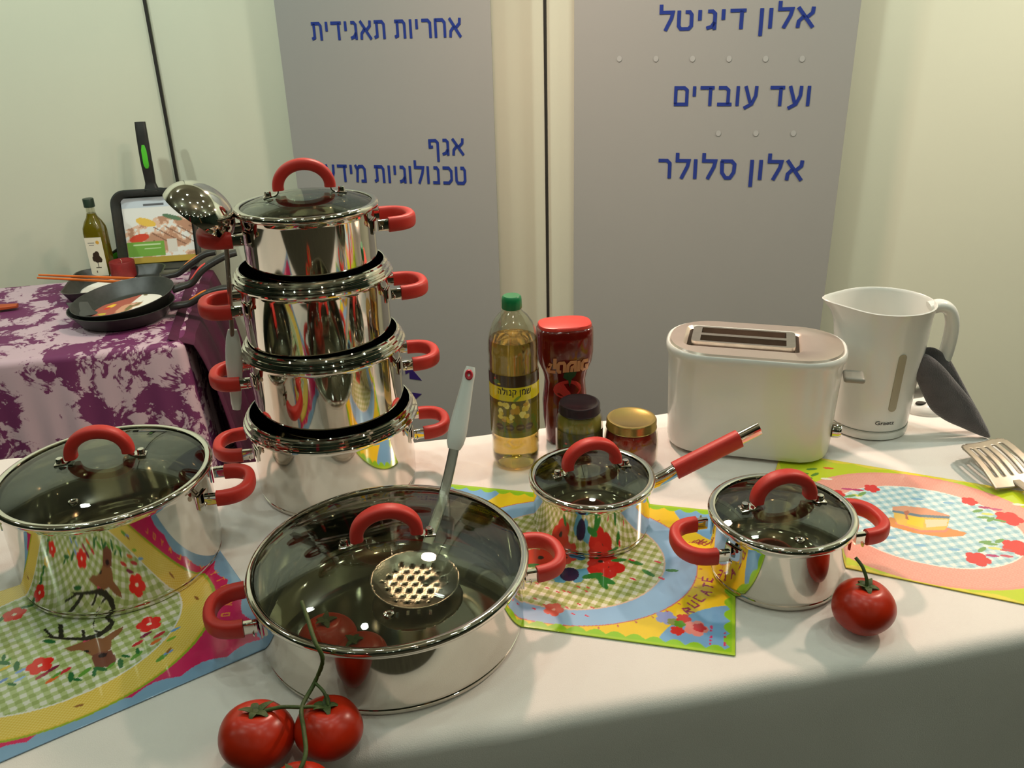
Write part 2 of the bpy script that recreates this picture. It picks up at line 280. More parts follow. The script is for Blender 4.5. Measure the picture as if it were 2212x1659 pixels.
# ------------------------------------------------------------------ white table with cloth
TA = .187; tu = np.array([math.cos(TA), math.sin(TA)]); tv = np.array([-math.sin(TA), math.cos(TA)])
U0, U1, V0, V1 = -.92, .972, .632, 1.268
def T2W(u, v): return tu*u+tv*v
tab = thing('display_table', 'folding display table hidden under the white cloth', 'table', (*T2W((U0+U1)/2, (V0+V1)/2), FZ), (0, 0, TA))
WOOD = mat('table_wood', (150, 120, 90), .6, noise=(10, .8))
box('tabletop', (0, 0, -FZ-.024), (U1-U0-.03, V1-V0-.03, .03), WOOD, tab, bev=.003)
for sx in (-1, 1):
    for sy in (-1, 1): box('leg', (sx*.86, sy*.25, (-FZ-.04)/2), (.035, .035, -FZ-.04), BRUSH, tab, bev=.004)
def drape(name, u0, u1, v0, v1, ztop, zbot, origin, ang, m, fold=.018, bulge=None, seed=1, label=None, cat=None, kf=1.0):
    """cloth over a rectangular table: plan outline followed inwards (top) and down (skirt)"""
    r = .018; c = []; per = []
    def seg_(a, b, n): return [(a[0]+(b[0]-a[0])*i/n, a[1]+(b[1]-a[1])*i/n) for i in range(n)]
    cor = [(u0, v0), (u1, v0), (u1, v1), (u0, v1)]; out = [] ; rr = .02
    nrm = []
    for k in range(4):
        a, b = cor[k], cor[(k+1) % 4]; L = math.dist(a, b); d = ((b[0]-a[0])/L, (b[1]-a[1])/L); n_ = (d[1], -d[0]); a2 = (a[0]+d[0]*rr, a[1]+d[1]*rr); b2 = (b[0]-d[0]*rr, b[1]-d[1]*rr); m_ = max(8, int(L/.012))
        for i in range(m_+1): out.append((a2[0]+(b2[0]-a2[0])*i/m_, a2[1]+(b2[1]-a2[1])*i/m_)); nrm.append(n_)
        n2 = (-d[1]*-1, -d[0]); nx = cor[(k+2) % 4]; L2 = math.dist(b, nx); d2 = ((nx[0]-b[0])/L2, (nx[1]-b[1])/L2); nn = (d2[1], -d2[0]); cc = (b2[0]-n_[0]*rr, b2[1]-n_[1]*rr)
        for j in range(1, 6):
            t = j/6*pi/2; q = (n_[0]*math.cos(t)+nn[0]*math.sin(t), n_[1]*math.cos(t)+nn[1]*math.sin(t)); out.append((cc[0]+q[0]*rr, cc[1]+q[1]*rr)); nrm.append(q)
    out = np.array(out); nrm = np.array(nrm); s = np.concatenate([[0], np.cumsum(np.hypot(*np.diff(out, axis=0).T))]); per = s[-1]+math.dist(out[-1], out[0])
    if bulge is not None: out[:, 1] += bulge(out)
    ph = s/per*2*pi; r_ = np.random.default_rng(seed); K = [(int(k*kf), r_.random()*6.28, r_.uniform(.4, 1)) for k in (13, 21, 34, 47, 63)]
    wv = sum(a*np.sin(k*ph+p) for k, p, a in K)/2.2; wv2 = sum(a*np.sin(k*ph*1.0+p*2) for k, p, a in K[2:])/2
    cen = out.mean(0); rows = []
    zs = [(-r*(1-math.cos(t)), -r*(1-math.sin(t))) for t in np.linspace(0, pi/2, 5)]
    for z_, ins in [(0, -r)]+[(-r*(1-math.cos(t)), -r+r*math.sin(t)) for t in np.linspace(.25, pi/2, 5)]:
        rows.append((out+nrm*(ins)[...] if False else out+nrm*(ins+.0015*wv[:, None]), np.full(len(out), ztop+z_)))
    H_ = ztop-r-zbot
    for t in np.linspace(0, 1, 26)[1:]:
        e = t**.8; amp = fold*e*wv+fold*.3*e*e*wv2+.045*t; rows.append((out+nrm*amp[:, None], np.full(len(out), ztop-r-H_*t)+.004*t*wv2))
    # top surface: inward rings
    inner = []
    c0 = np.clip(out, [u0+.06, v0+.06], [u1-.06, v1-.06])
    for f in (.15, .4, .7, 1):
        q = (out-nrm*r)*(1-f)+c0*f; inner.append((q, np.full(len(out), ztop)))
    rows = inner[::-1]+rows; n = len(out); ca, sa = math.cos(ang), math.sin(ang); V = []
    for P, Z in rows:
        for (x, y), z in zip(P, Z): V.append((origin[0]+ca*x-sa*y, origin[1]+sa*x+ca*y, z))
    F = [tuple(range(n))]
    for i in range(len(rows)-1):
        for k in range(n): F.append((i*n+k, i*n+(k+1) % n, (i+1)*n+(k+1) % n, (i+1)*n+k))
    o = mk(name, V, F, m, None, angle=60); return tag(o, label, cat)
def bulge(out):
    t = np.clip((-.42-out[:, 0])/.14, 0, 1); return np.where(out[:, 1] > V1-.05, .11*t*t*(3-2*t), 0)
drape('tablecloth', U0, U1, V0, V1, 0, FZ+.05, (0, 0), TA, CLOTH, fold=.012, bulge=bulge, label='white cotton tablecloth draped over the near table with the pots', cat='tablecloth')
# ------------------------------------------------------------------ purple lace table
PZ = -.15; C2 = np.array([-.857, 2.123]); PA = .222; pu = np.array([math.cos(PA), math.sin(PA)]); pv = np.array([-pu[1], pu[0]])
LACE = bpy.data.materials.new('purple_lace_over_white'); LACE.use_nodes = True
def lace_mat():
    m = LACE; b = m.node_tree.nodes['Principled BSDF']; L = m.node_tree.links.new; b.inputs['Roughness'].default_value = .7
    tc = N(m, 'ShaderNodeTexCoord'); n1 = N(m, 'ShaderNodeTexNoise'); n1.inputs['Scale'].default_value = 13; n1.inputs['Detail'].default_value = 6; n1.inputs['Roughness'].default_value = .62; n1.inputs['Distortion'].default_value = .6
    vo = N(m, 'ShaderNodeTexVoronoi'); vo.inputs['Scale'].default_value = 9; v2 = N(m, 'ShaderNodeTexVoronoi'); v2.inputs['Scale'].default_value = 60
    L(tc.outputs['Object'], n1.inputs['Vector']); mx = N(m, 'ShaderNodeMixRGB'); mx.inputs[0].default_value = .12; L(tc.outputs['Object'], mx.inputs[1]); L(n1.outputs['Color'], mx.inputs[2]); L(mx.outputs[0], vo.inputs['Vector']); L(mx.outputs[0], v2.inputs['Vector'])
    a = N(m, 'ShaderNodeMath', operation='MULTIPLY_ADD'); a.inputs[1].default_value = -.42; L(vo.outputs['Distance'], a.inputs[0]); L(n1.outputs['Fac'], a.inputs[2])
    a2 = N(m, 'ShaderNodeMath', operation='MULTIPLY_ADD'); a2.inputs[1].default_value = .22; L(v2.outputs['Distance'], a2.inputs[0]); L(a.outputs[0], a2.inputs[2])
    r = N(m, 'ShaderNodeValToRGB'); r.color_ramp.elements[0].position = .375; r.color_ramp.elements[0].color = lin((190, 164, 174))+(1,); r.color_ramp.elements[1].position = .425; r.color_ramp.elements[1].color = lin((104, 38, 84))+(1,)
    L(a2.outputs[0], r.inputs[0]); L(r.outputs[0], b.inputs['Base Color'])
lace_mat()
PURC = mat('plain_purple_cloth', (84, 18, 54), .8, noise=(7, .6), bump=.2, bscale=60)
cen2 = C2-pu*.75+pv*.355
t = thing('side_table', 'folding side table hidden under the purple lace cloth', 'table', (cen2[0], cen2[1], FZ), (0, 0, PA))
box('tabletop', (0, 0, PZ-FZ-.022), (1.47, .68, .03), WOOD, t, bev=.003)
for sx in (-1, 1):
    for sy in (-1, 1): box('leg', (sx*.65, sy*.28, (PZ-FZ-.04)/2), (.035, .035, PZ-FZ-.04), BRUSH, t, bev=.004)
drape('lace_tablecloth', -.75, .75, -.355, .355, PZ, FZ+.05, cen2, PA, LACE, fold=.014, seed=5, label='purple floral lace tablecloth over a white underlay on the table at the left wall', cat='tablecloth')
# plain purple cloth hanging over the right end of that table
Vs = []; nx, nz = 60, 30
for j in range(nz+1):
    for i in range(nx+1):
        v = -.33+.71*i/nx; tt = j/nz; z = PZ+.004-.64*tt; amp = .016*math.sin(v*38+1)*tt**.6+.008*math.sin(v*83)*tt
        x = .75+.010+.03*(1-math.exp(-tt*8))+.075*tt+amp; q = cen2+pu*x+pv*v; Vs.append((q[0], q[1], z if j else PZ+.006))
Vs = [(*(np.array(p[:2])-pu*(.05 if k < nx+1 else 0)), p[2]) for k, p in enumerate(Vs)]
o = mk('purple_runner', Vs, [(j*(nx+1)+i, j*(nx+1)+i+1, (j+1)*(nx+1)+i+1, (j+1)*(nx+1)+i) for j in range(nz) for i in range(nx)], PURC)
sm = o.modifiers.new('s', 'SOLIDIFY'); sm.thickness = .003; tag(o, 'plain dark purple cloth hanging in folds down the end of the lace covered table', 'cloth')
# ------------------------------------------------------------------ cookware builders
def strap(path, w_, th, ref): return sweep_vf(path, sec(th, w_, 12, .35), ref)
def side_handle(parent, Rb, zh, direc, L=.036, hw=.034):
    def rot(p): c, s = math.cos(direc), math.sin(direc); return (c*p[0]-s*p[1], s*p[0]+c*p[1], p[2])
    path = []
    for i in range(25):
        t = -pi/2+pi*i/24; path.append(rot((Rb+.013+L*abs(math.cos(t))**.75, hw*math.copysign(abs(math.sin(t))**.85, math.sin(t)), zh)))
    g = sweep('handle', path, sec(.0138, .0195, 20, .62), SIL, parent, label='red silicone side handle with chrome brackets')
    for s in (-1, 1):
        pts = [(Rb-.001, s*hw, zh), (Rb+.006, s*hw, zh), (Rb+.016, s*hw, zh), (Rb+.022, s*hw*.97, zh)]
        pl = [(Rb*math.cos(a)+.0012, Rb*math.sin(a), zh) for a in [(s*hw+k*.011)/Rb for k in (-1, -.5, 0, .5, 1)]]
        rivet = lathe_vf([(0, .0022), (.0022, .0018), (.0034, .0006), (.0036, 0), (0, 0)], 14); rv = [(Rb+.0015+z, s*(hw+.012)+x, zh+y) for x, y, z in rivet[0]]
        V, F = join(strap([rot(p) for p in pts], .015, .0065, (0, 0, 1)), strap([rot(p) for p in pl], .019, .002, (0, 0, 1)), ([rot(p) for p in rv], rivet[1]))
        mk('handle_bracket', V, F, STEEL, g, label='chrome handle bracket')
    return g
def pot_profile(R, Rb, h, open_=True):
    """closed wall section: outside up from the base, over the rim, inside down; origin at base centre"""
    if open_: rim = [(Rb, h-.027), (Rb+.001, h-.0235), (R-.0025, h-.020), (R-.0003, h-.0185), (R, h-.0165), (R-.0008, h-.0145), (R-.0035, h-.0135), (R-.0040, h-.012), (R-.0028, h-.0105), (R-.0035, h-.0085), (R-.0065, h-.0075), (R-.0070, h-.006), (R-.0062, h-.0045), (R-.0072, h-.0025), (R-.0095, h-.0012), (R-.0100, h), (R-.0110, h-.0004), (R-.0114, h-.004), (Rb-.0016, h-.012)]
    else: rim = [(Rb, h-.009), (Rb+.001, h-.006), (R-.004, h-.003), (R-.003, h-.001), (R-.0045, h-.0005), (Rb-.001, h-.006)]
    return [(0, 0), (Rb-.008, 0), (Rb-.0035, .0012), (Rb-.0022, .004), (Rb-.0020, .0066), (Rb-.0034, .0074), (Rb-.0034, .0082), (Rb-.0015, .0095), (Rb, .014)]+rim+[(Rb-.0014, h*.5), (Rb-.0014, .018), (Rb-.004, .011), (Rb-.01, .009), (0, .009)]
def pot(name, label, x, y, z0, h, R, Rb, ang, open_, group=None, handles=(0, pi), zh=None, cat='pot'):
    t = thing(name, label, cat, (x, y, z0), (0, 0, ang), group)
    lathe('body', pot_profile(R, Rb, h, open_), STEEL, t, 128, angle=30)
    for d in handles: side_handle(t, Rb, zh if zh else h-.034, d)
    return t
def dome_z(r, R, dh): Rs = (R*R+dh*dh)/(2*dh); return math.sqrt(max(Rs*Rs-r*r, 0))-(Rs-dh)
def lid(label, x, y, z, R, dh, ang, vent=None, group='glass lids with red arch handles'):
    t = thing('glass_cover', label, 'lid', (x, y, z), (0, 0, ang)); t['group'] = group
    Rg = R-.0035; th = .0032; n = 22
    prof = [(Rg*i/n, dome_z(Rg*i/n, Rg, dh)+.001) for i in range(n+1)]; inn = [(r*(Rg-.001)/Rg, zz-th) for r, zz in prof[::-1]]
    lathe('lid_glass', prof+inn, GLASS, t, 112, angle=60)
    lathe('lid_rim', [(R-.0085, .0046), (R-.0045, .0058), (R-.0012, .0048), (R, .002), (R-.0006, -.0022), (R-.003, -.004), (R-.008, -.0044), (R-.0085, -.0034), (R-.004, -.002), (R-.004, .002), (R-.0085, .0036)], STEEL, t, 128, closed=True, angle=60)
    # arch
    c = dh+.0075; rx, rz = .0330, .0280; arc = [(rx*math.cos(a), 0, c+rz*math.sin(a)) for a in np.linspace(-.10, pi+.10, 29)]
    g = sweep('handle', arc, sec(.0148, .0180, 20, .6), SIL, t, ref=(0, 1, 0), label='red silicone arch handle')
    for s in (-1, 1):
        zf = dome_z(.047, Rg, dh)+.0022
        pth = smooth_path([(s*rx*.99, 0, c+.004), (s*(rx+.0005), 0, c-.004), (s*.0355, 0, zf+.003), (s*.040, 0, zf+.0006), (s*.053, 0, dome_z(.053, Rg, dh)+.0022)], 4)
        V1_, F1_ = sweep_vf(pth, sec(.0024, .014, 12, .4), (0, 1, 0)); rv = lathe_vf([(0, .0068), (.0038, .0064), (.0045, .0048), (.0045, .0006), (.006, 0), (0, 0)], 18, c=(s*.047, 0, zf+.0004))
        mk('handle_bracket', *join((V1_, F1_), rv), STEEL, g, label='riveted chrome foot')
    if vent is not None:
        d = np.array(vent)-np.array([x, y]); ca, sa = math.cos(-ang), math.sin(-ang); vx, vy = ca*d[0]-sa*d[1], sa*d[0]+ca*d[1]; zv = dome_z(math.hypot(vx, vy), Rg, dh)+.001
        lathe('steam_vent', [(.0022, -.004), (.0022, .0012), (.0034, .0022), (.0052, .0016), (.0056, 0), (.0056, -.001), (.003, -.004)], STEEL, t, 24, closed=True, c=(vx, vy, zv))
    return t
SG = 'steel pots stacked in the tall tower'
sx_, sy_ = -.263, 1.136
pot('stock_pot', 'large open steel pot at the bottom of the tower, standing on the white cloth', sx_, sy_, .001, .128, .1245, .1150, math.radians(11.5), True, SG, cat='pot', zh=.078)
pot('stock_pot', 'open steel pot second from the bottom of the tower', sx_+.002, sy_, .0960, .1430, .1130, .1045, math.radians(12.5), True, SG, zh=.092)
pot('stock_pot', 'open steel pot second from the top of the tower, around the ladle rod', sx_-.001, sy_, .2080, .1310, .1065, .0985, math.radians(15.5), True, SG, zh=.084)
pot('stock_pot', 'small lidded steel pot on top of the tower', sx_+.001, sy_, .3100, .1020, .0925, .0865, math.radians(18), False, SG, zh=.0765)
lid('glass lid with red arch handle on top of the pot tower', sx_+.001, sy_, .4135, .0935, .019, math.radians(14))
fx, fy = -.143, .807
pot('saute_pan', 'wide shallow steel pan at the front of the table with a skimmer and tomatoes inside', fx, fy, .001, .084, .1555, .1485, math.radians(14), False, cat='pan', zh=.055)
lid('largest glass lid, on the wide shallow pan at the front', fx, fy, .0865, .1562, .028, math.radians(11.5), vent=G(840, 1328, .1)[:2])
lx, ly = -.508, .943
pot('casserole', 'deep steel casserole at the left edge standing on the reindeer placemat', lx, ly, .0015, .128, .1275, .1215, math.radians(8), False, cat='pot', zh=.098)
lid('glass lid on the casserole at the left edge', lx, ly, .1305, .128, .023, math.radians(11.5), vent=G(160, 1090, .14)[:2])
kx, ky = .317, .878
pot('small_pot', 'small steel pot with two red handles beside the single tomato', kx, ky, .0015, .084, .086, .0795, math.radians(9), False, cat='pot', zh=.060)
lid('glass lid on the small pot beside the single tomato', kx, ky, .0865, .0866, .015, math.radians(8), vent=G(1728, 1162, .096)[:2])
qx, qy = .101, .989
sp_ = pot('saucepan', 'steel saucepan with one long red handle, standing on the blue and yellow placemat', qx, qy, .0015, .075, .0825, .077, 0, False, handles=(), cat='pan')
lid('glass lid on the long-handled saucepan', qx, qy, .0775, .083, .015, math.radians(14))
ha = math.radians(12); hd = np.array([math.cos(ha), math.sin(ha), 0]); tl = .30
p0 = np.array([0, 0, .055])+hd*.078
hp = [p0+hd*s+np.array([0, 0, zz]) for s, zz in ((0, 0), (.012, .002), (.028, .008), (.045, .016))]; e0 = hp[-1]
hp += [e0+hd*.035+np.array([0, 0, .014]), e0+hd*.075+np.array([0, 0, .030]), e0+hd*.112+np.array([0, 0, .045])]
sp2 = smooth_path(hp, 6); hm = sweep('handle', sp2, sec(.013, .018, 20, .7), STEEL, sp_, scales=[(1, 1)]*len(sp2), label='chrome tube handle')
gp = [e0+hd*s+np.array([0, 0, .40*s]) for s in (-.006, .01, .03, .05, .07, .084)]; sweep('handle_grip', gp, sec(.018, .0245, 20, .62), SIL, hm, label='red silicone sleeve')
# skimmer in the wide pan
skd = G(897, 1262, .018); rimp = G(962, 1062, .094)
hdv = (G(1008, 900, .17)-rimp); 
sk = thing('skimmer', 'steel skimmer lying in the wide pan, its white handle rising over the rim', 'skimmer', tuple(skd))
def skv():
    V = []; F = []; n = 48; R = .053; holes = []
    rows = 7; s = .0128
    for i in range(-4, 5):
        for j in range(-4, 5):
            x, y = (i+.5*(j % 2))*s, j*s*.866
            if math.hypot(x, y) < .040: holes.append((x, y))
    bm = bmesh.new(); g = .0032; K = int(2*R/g)+1; vid = {}
    def zz(x, y): r = math.hypot(x, y); return .0 if r < .030 else .010*((r-.030)/.023)**1.5
    for a in range(K+1):
        for b in range(K+1):
            x, y = -R+a*g, -R+b*g
            r = math.hypot(x, y)
            if r > R: x, y = x*R/r, y*R/r
            if r < R+g*1.5: vid[a, b] = bm.verts.new((x, y, zz(x, y)))
    for a in range(K):
        for b in range(K):
            q = [(a, b), (a+1, b), (a+1, b+1), (a, b+1)]
            if all(k in vid for k in q):
                cx, cy = -R+(a+.5)*g, -R+(b+.5)*g
                if math.hypot(cx, cy) > R+g*.2: continue
                if any(math.hypot(cx-hx, cy-hy) < .0024 for hx, hy in holes): continue
                try: bm.faces.new([vid[k] for k in q])
                except ValueError: pass
    bmesh.ops.remove_doubles(bm, verts=bm.verts, dist=1e-5); me = bpy.data.meshes.new('head'); bm.to_mesh(me); bm.free(); me.materials.append(BRUSH); me.shade_smooth()
    o = bpy.data.objects.new('head', me); COL.objects.link(o); o.parent = sk; md = o.modifiers.new('s', 'SOLIDIFY'); md.thickness = .0012; o['label'] = 'round perforated steel head'; return o
o = skv(); o.rotation_euler = (.05, .06, 0)
hvec = rimp-skd; hvec /= np.linalg.norm(hvec)
end = G(1017, 792, .235)
def rel(p): return tuple(np.array(p)-skd)
pA = skd+hvec*.048; d2 = np.array([end[0]-rimp[0], end[1]-rimp[1], end[2]-rimp[2]]); LL = np.linalg.norm(d2)
g0 = rimp+d2*.34
sweep('shank', smooth_path([rel(pA+[0, 0, .004]), rel((pA*.4+rimp*.6)), rel(rimp+[0, 0, .004]), rel(rimp+d2*.2), rel(g0+d2*.03)], 6), sec(.013, .004, 12, .5), BRUSH, sk, ref=(.3, .8, .4))
hp = [rel(g0+d2*.66*s) for s in np.linspace(0, 1, 15)]
ref = Vector(_fw)*-1
hg = sweep('handle', hp, sec(.022, .014, 20, .8), WHITEP, sk, ref=tuple(-_fw), scales=[.72, .98, 1.06, 1.08, 1.06, 1.02, .98, .92, .87, .82, .77, .72, .70, .68, .5], label='white plastic handle with red hang hole')
eye = g0+d2*.66*.90-_fw*.0052
redm = mat('red_plastic', (190, 34, 52), .4, noise=(30, .9)); V, F = lathe_vf([(.0016, -.001), (.0016, .001), (.0040, .0018), (.0052, 0), (.0052, -.004), (.0016, -.004)], 24, True)
q = Vector(-_fw).to_track_quat('Z', 'Y').to_matrix(); mk('hang_eye', [tuple(q @ Vector(((1.0)*v[0], v[1]*1.3, v[2]))+Vector(rel(eye))) for v in V], F, redm, hg)
# ladle hooked through the tower handles
LR = .047
rodt = GY(488, 520, 1.095); rodb = GY(502, 712, 1.100); ge = GY(511, 884, 1.095); bc = GY(429, 462, 1.09)
la = thing('ladle', 'upturned steel ladle hanging through the left handles of the pot tower', 'ladle', tuple(rodt))
r2 = lambda p: tuple(np.array(p)-rodt)
ax = Vector(tuple(_rt*.60+_up*.78-_fw*.14)).normalized(); qm = ax.to_track_quat('Z', 'Y').to_matrix()
prof = [(LR*math.sin(a), LR*.80*math.cos(a)) for a in np.linspace(0, pi/2+.1, 18)]; prof = prof+[(r*.965, z_*.96-.0006) for r, z_ in prof[::-1]]
V, F = lathe_vf(prof, 64); V = [tuple(qm @ Vector((v[0]*1.12, v[1], v[2]))+Vector(r2(bc))) for v in V]
mk('bowl', V, F, STEEL, la, label='round polished steel bowl')
att = GY(486, 497, 1.092)
sweep('rod', smooth_path([r2(att+_up*.006-_rt*.004), r2(att), r2(rodt), r2((rodt+rodb)/2), r2(rodb-_up*.01)], 6), sec(.0062, .004, 12, .8), BRUSH, la, ref=tuple(-_fw))
sweep('handle', [r2(rodb*(1-s)+ge*s) for s in np.linspace(0, 1, 13)], sec(.0215, .015, 20, .8), WHITEP, la, ref=tuple(-_fw), scales=[.55, .8, .92, 1, 1.04, 1.05, 1.0, .93, .85, .78, .72, .66, .5], label='white plastic handle')
# ------------------------------------------------------------------ toaster
ta = -.285
to = thing('toaster', 'white two-slot toaster with a steel top, left of the open kettle', 'toaster', (.367, 1.210, .004), (0, 0, ta))
HT = .171; Lt, Wt = .262, .153; CUT = (.150, .066)
loops = [rrl(Lt*.86, Wt*.66, .048, 0), rrl(Lt*.925, Wt*.74, .052, .003), rrl(Lt*.94, Wt*.77, .055, .012), rrl(Lt*.95, Wt*.83, .058, .06), rrl(Lt*.962, Wt*.90, .062, .11), rrl(Lt*.972, Wt*.95, .064, HT-.020), rrl(Lt*.992, Wt*.985, .066, HT-.014), rrl(Lt, Wt, .067, HT-.008), rrl(Lt, Wt, .067, HT-.002), rrl(Lt*.985, Wt*.975, .066, HT), rrl(Lt*.965, Wt*.945, .064, HT-.001)]
mk('body', *loft_vf(loops, True, False), WHITEP, to, angle=50)
ox = -.018
def shift(l, dx): return [(x+dx, y, z) for x, y, z in l]
topl = [rrl(Lt*.965, Wt*.945, .064, HT-.001), rrl(Lt*.95, Wt*.92, .062, HT+.002), shift(rrl(CUT[0]+.022, CUT[1]+.022, .014, HT+.003), ox), shift(rrl(CUT[0]+.012, CUT[1]+.012, .010, HT-.001), ox), shift(rrl(CUT[0]+.012, CUT[1]+.012, .010, HT-.03), ox)]
mk('top_plate', *loft_vf(topl, False, True), mat('pearl_steel_plate', (214, 198, 186), .3, .75, noise=(30, .97)), to, angle=40)
def frame(Lo, Wo, Li, Wi, z0, z1, cx=0, cy=0, ro=.008, ri=.002):
    a = rrect(Lo, Wo, ro, 5, cx, cy); b = rrect(Li, Wi, ri, 5, cx, cy)
    return loft_vf([[(x, y, z0) for x, y in a], [(x, y, z1) for x, y in a], [(x, y, z1) for x, y in b], [(x, y, z0) for x, y in b], [(x, y, z0) for x, y in a]], False, False)
cage = join(frame(CUT[0], CUT[1], CUT[0]-.026, CUT[1]-.010, HT-.004, HT+.006, ox), box_vf((ox, 0, HT+.001), (CUT[0]-.026, .009, .010)))
mk('bread_cage', *cage, BRUSH, to, smooth=True, angle=30)
for sy in (-1, 1):
    for k in range(5): box('guide_wire', (ox-.045+k*.0225, sy*.0155, HT-.010), (.0012, .024, .0012), BRUSH, to)
box('slot_floor', (ox, 0, HT-.031), (CUT[0], CUT[1], .002), DARK, to)
box('lever', (Lt/2+.012, -.012, HT-.040), (.030, .034, .009), mat('lever_plastic', (150, 146, 136), .35, noise=(20, .9)), to, bev=.004)
lathe('browning_knob', [(0, .014), (.010, .013), (.012, .009), (.012, 0), (0, 0)], STEEL, to, 24).matrix_local = Matrix.Translation((Lt/2-.008, -.012, .042)) @ Matrix.Rotation(pi/2, 4, 'Y')
for a in (-1, 1):
    for b in (-1, 1): lathe('foot', [(0, -.003), (.008, -.003), (.009, .002), (0, .002)], DARK, to, 16, c=(a*.085, b*.036, 0))
# ------------------------------------------------------------------ kettle
ke = thing('kettle', 'white electric kettle standing open without its lid, at the right end of the table', 'kettle', (.578, 1.262, 0), (0, 0, -.10))
HK = .214
def kl(r, z, spout=0, th=0, n=64):
    out = []
    for i in range(n):
        a = 2*pi*i/n; k = max(0, -math.cos(a)); s = spout*k**10
        hh = .004*max(0, -math.cos(a))**4*(1 if spout else 0)
        out.append(((r-th)*math.cos(a)-s-.012*spout/.022*0, (r-th)*.95*math.sin(a), z+hh))
    return out
prof = [(.052, .006, 0), (.0585, .010, 0), (.060, .018, 0), (.0605, .024, 0), (.0640, .09, 0), (.0680, .15, 0), (.0695, .180, .004), (.0705, .198, .012), (.0725, .210, .020), (.0735, HK, .022)]
outer = [kl(r, z, s) for r, z, s in prof]; inner = [kl(r, z, s, .0032) for r, z, s in prof[::-1]][:-1]
mk('body', *loft_vf(outer+[kl(.0735, HK+.0012, .022, .0016)]+inner, True, True), WHITEP, ke, angle=50)
lathe('power_base', [(0, 0), (.056, 0), (.0605, .003), (.0612, .010), (.0600, .014), (.055, .016), (0, .016)], WHITEP, ke, 64, sy=.95)
lathe('base_seam', [(.0594, .0155), (.0606, .0160), (.0606, .0172), (.0594, .0175)], mat('seam_grey', (120, 128, 118), .5, noise=(20, .9)), ke, 64, closed=True, sy=.95)
hp = smooth_path([(.066, 0, .203), (.082, 0, .207), (.096, 0, .200), (.104, 0, .180), (.105, 0, .150), (.101, 0, .115), (.094, 0, .085), (.080, 0, .066), (.060, 0, .060)], 5)
sweep('handle', hp, sec(.019, .026, 20, .8), WHITEP, ke, ref=(0, 1, 0))
wa = math.radians(-76)
def kp(x, y, da=0, off=.0006):
    z = y; R = np.interp(z, [p[1] for p in prof], [p[0] for p in prof])+off; a = wa+x/R; return (R*math.cos(a), R*.95*math.sin(a), z)
pts = [(x, y) for x, y in rrect(.0125, .098, .006, 6)]
V = [kp(x, y+.102, 0, .0012) for x, y in pts]+[kp(x, y+.102, 0, -.001) for x, y in pts]; n = len(pts)
mk('water_window', V, [tuple(range(n)), tuple(range(n, 2*n))]+[(i, (i+1) % n, n+(i+1) % n, n+i) for i in range(n)], GREYP, ke, smooth=False, label='translucent grey water gauge')
lettering('Graetz', lambda x, y: kp(x-.022, .030+y, 0, .0008), .030, .0065, BLKT, ke, .008, cap=.7)
# kettle lid behind
kl_ = G(1990, 872, .0)
o = thing('kettle_cover', 'white round kettle lid lying behind the kettle, mostly hidden', 'lid', tuple(kl_), (0, 0, .2))
lathe('lid_shell', [(0, .020), (.030, .018), (.046, .012), (.052, .004), (.052, 0), (0, 0)], WHITEP, o, 48); lathe('grip_recess', [(0, .003), (.009, .002), (.010, 0), (0, 0)], DARK, o, 24, sy=.6, c=(-.022, -.026, .0155), label='dark oval grip recess')
# ------------------------------------------------------------------ bottles and jars
def loft_ss(prof, n=56, e=.7):  # (z, a, b, cx)
    return [[(cx+a*math.copysign(abs(math.cos(t))**e, math.cos(t)), b*math.copysign(abs(math.sin(t))**e, math.sin(t)), z) for t in (2*pi*i/n for i in range(n))] for z, a, b, cx in prof]
ob = thing('oil_bottle', 'clear bottle of yellow canola oil with a green cap, behind the front pan', 'bottle', (.003, 1.178, .001))
P_ = [(0, .003), (.018, .001), (.030, .0), (.0345, .004), (.036, .012), (.0362, .026), (.0352, .030), (.0362, .034), (.0362, .050), (.0352, .054), (.0364, .060), (.0366, .12), (.0368, .156), (.0362, .160), (.0370, .168), (.0362, .176), (.0372, .186), (.0366, .200), (.034, .214), (.029, .228), (.022, .238), (.0145, .245), (.013, .250), (.013, .262)]
shell = [(r, z) for r, z in P_]+[(.0118, .262)]+[(max(r-.0012, 0), z+.001) for r, z in P_[::-1][1:]]
lathe('bottle_shell', shell, CLEAR, ob, 72, angle=60)
OIL = mat('canola_oil', (240, 205, 110), .03, trans=.96, ior=1.36)
oil = [(max(r-.0016, 0), z+.0018) for r, z in P_ if z < .205]; oil += [(oil[-1][0]-.001, .2045), (0, .2045)]
lathe('oil', oil, OIL, ob, 72, angle=60)
lathe('cap', [(0, .268), (.012, .268), (.0138, .266), (.0143, .262), (.0146, .250), (.0140, .249), (.0122, .249), (.0122, .262), (0, .262)], mat('green_cap', (22, 128, 74), .35, noise=(30, .95)), ob, 40, label='green screw cap')
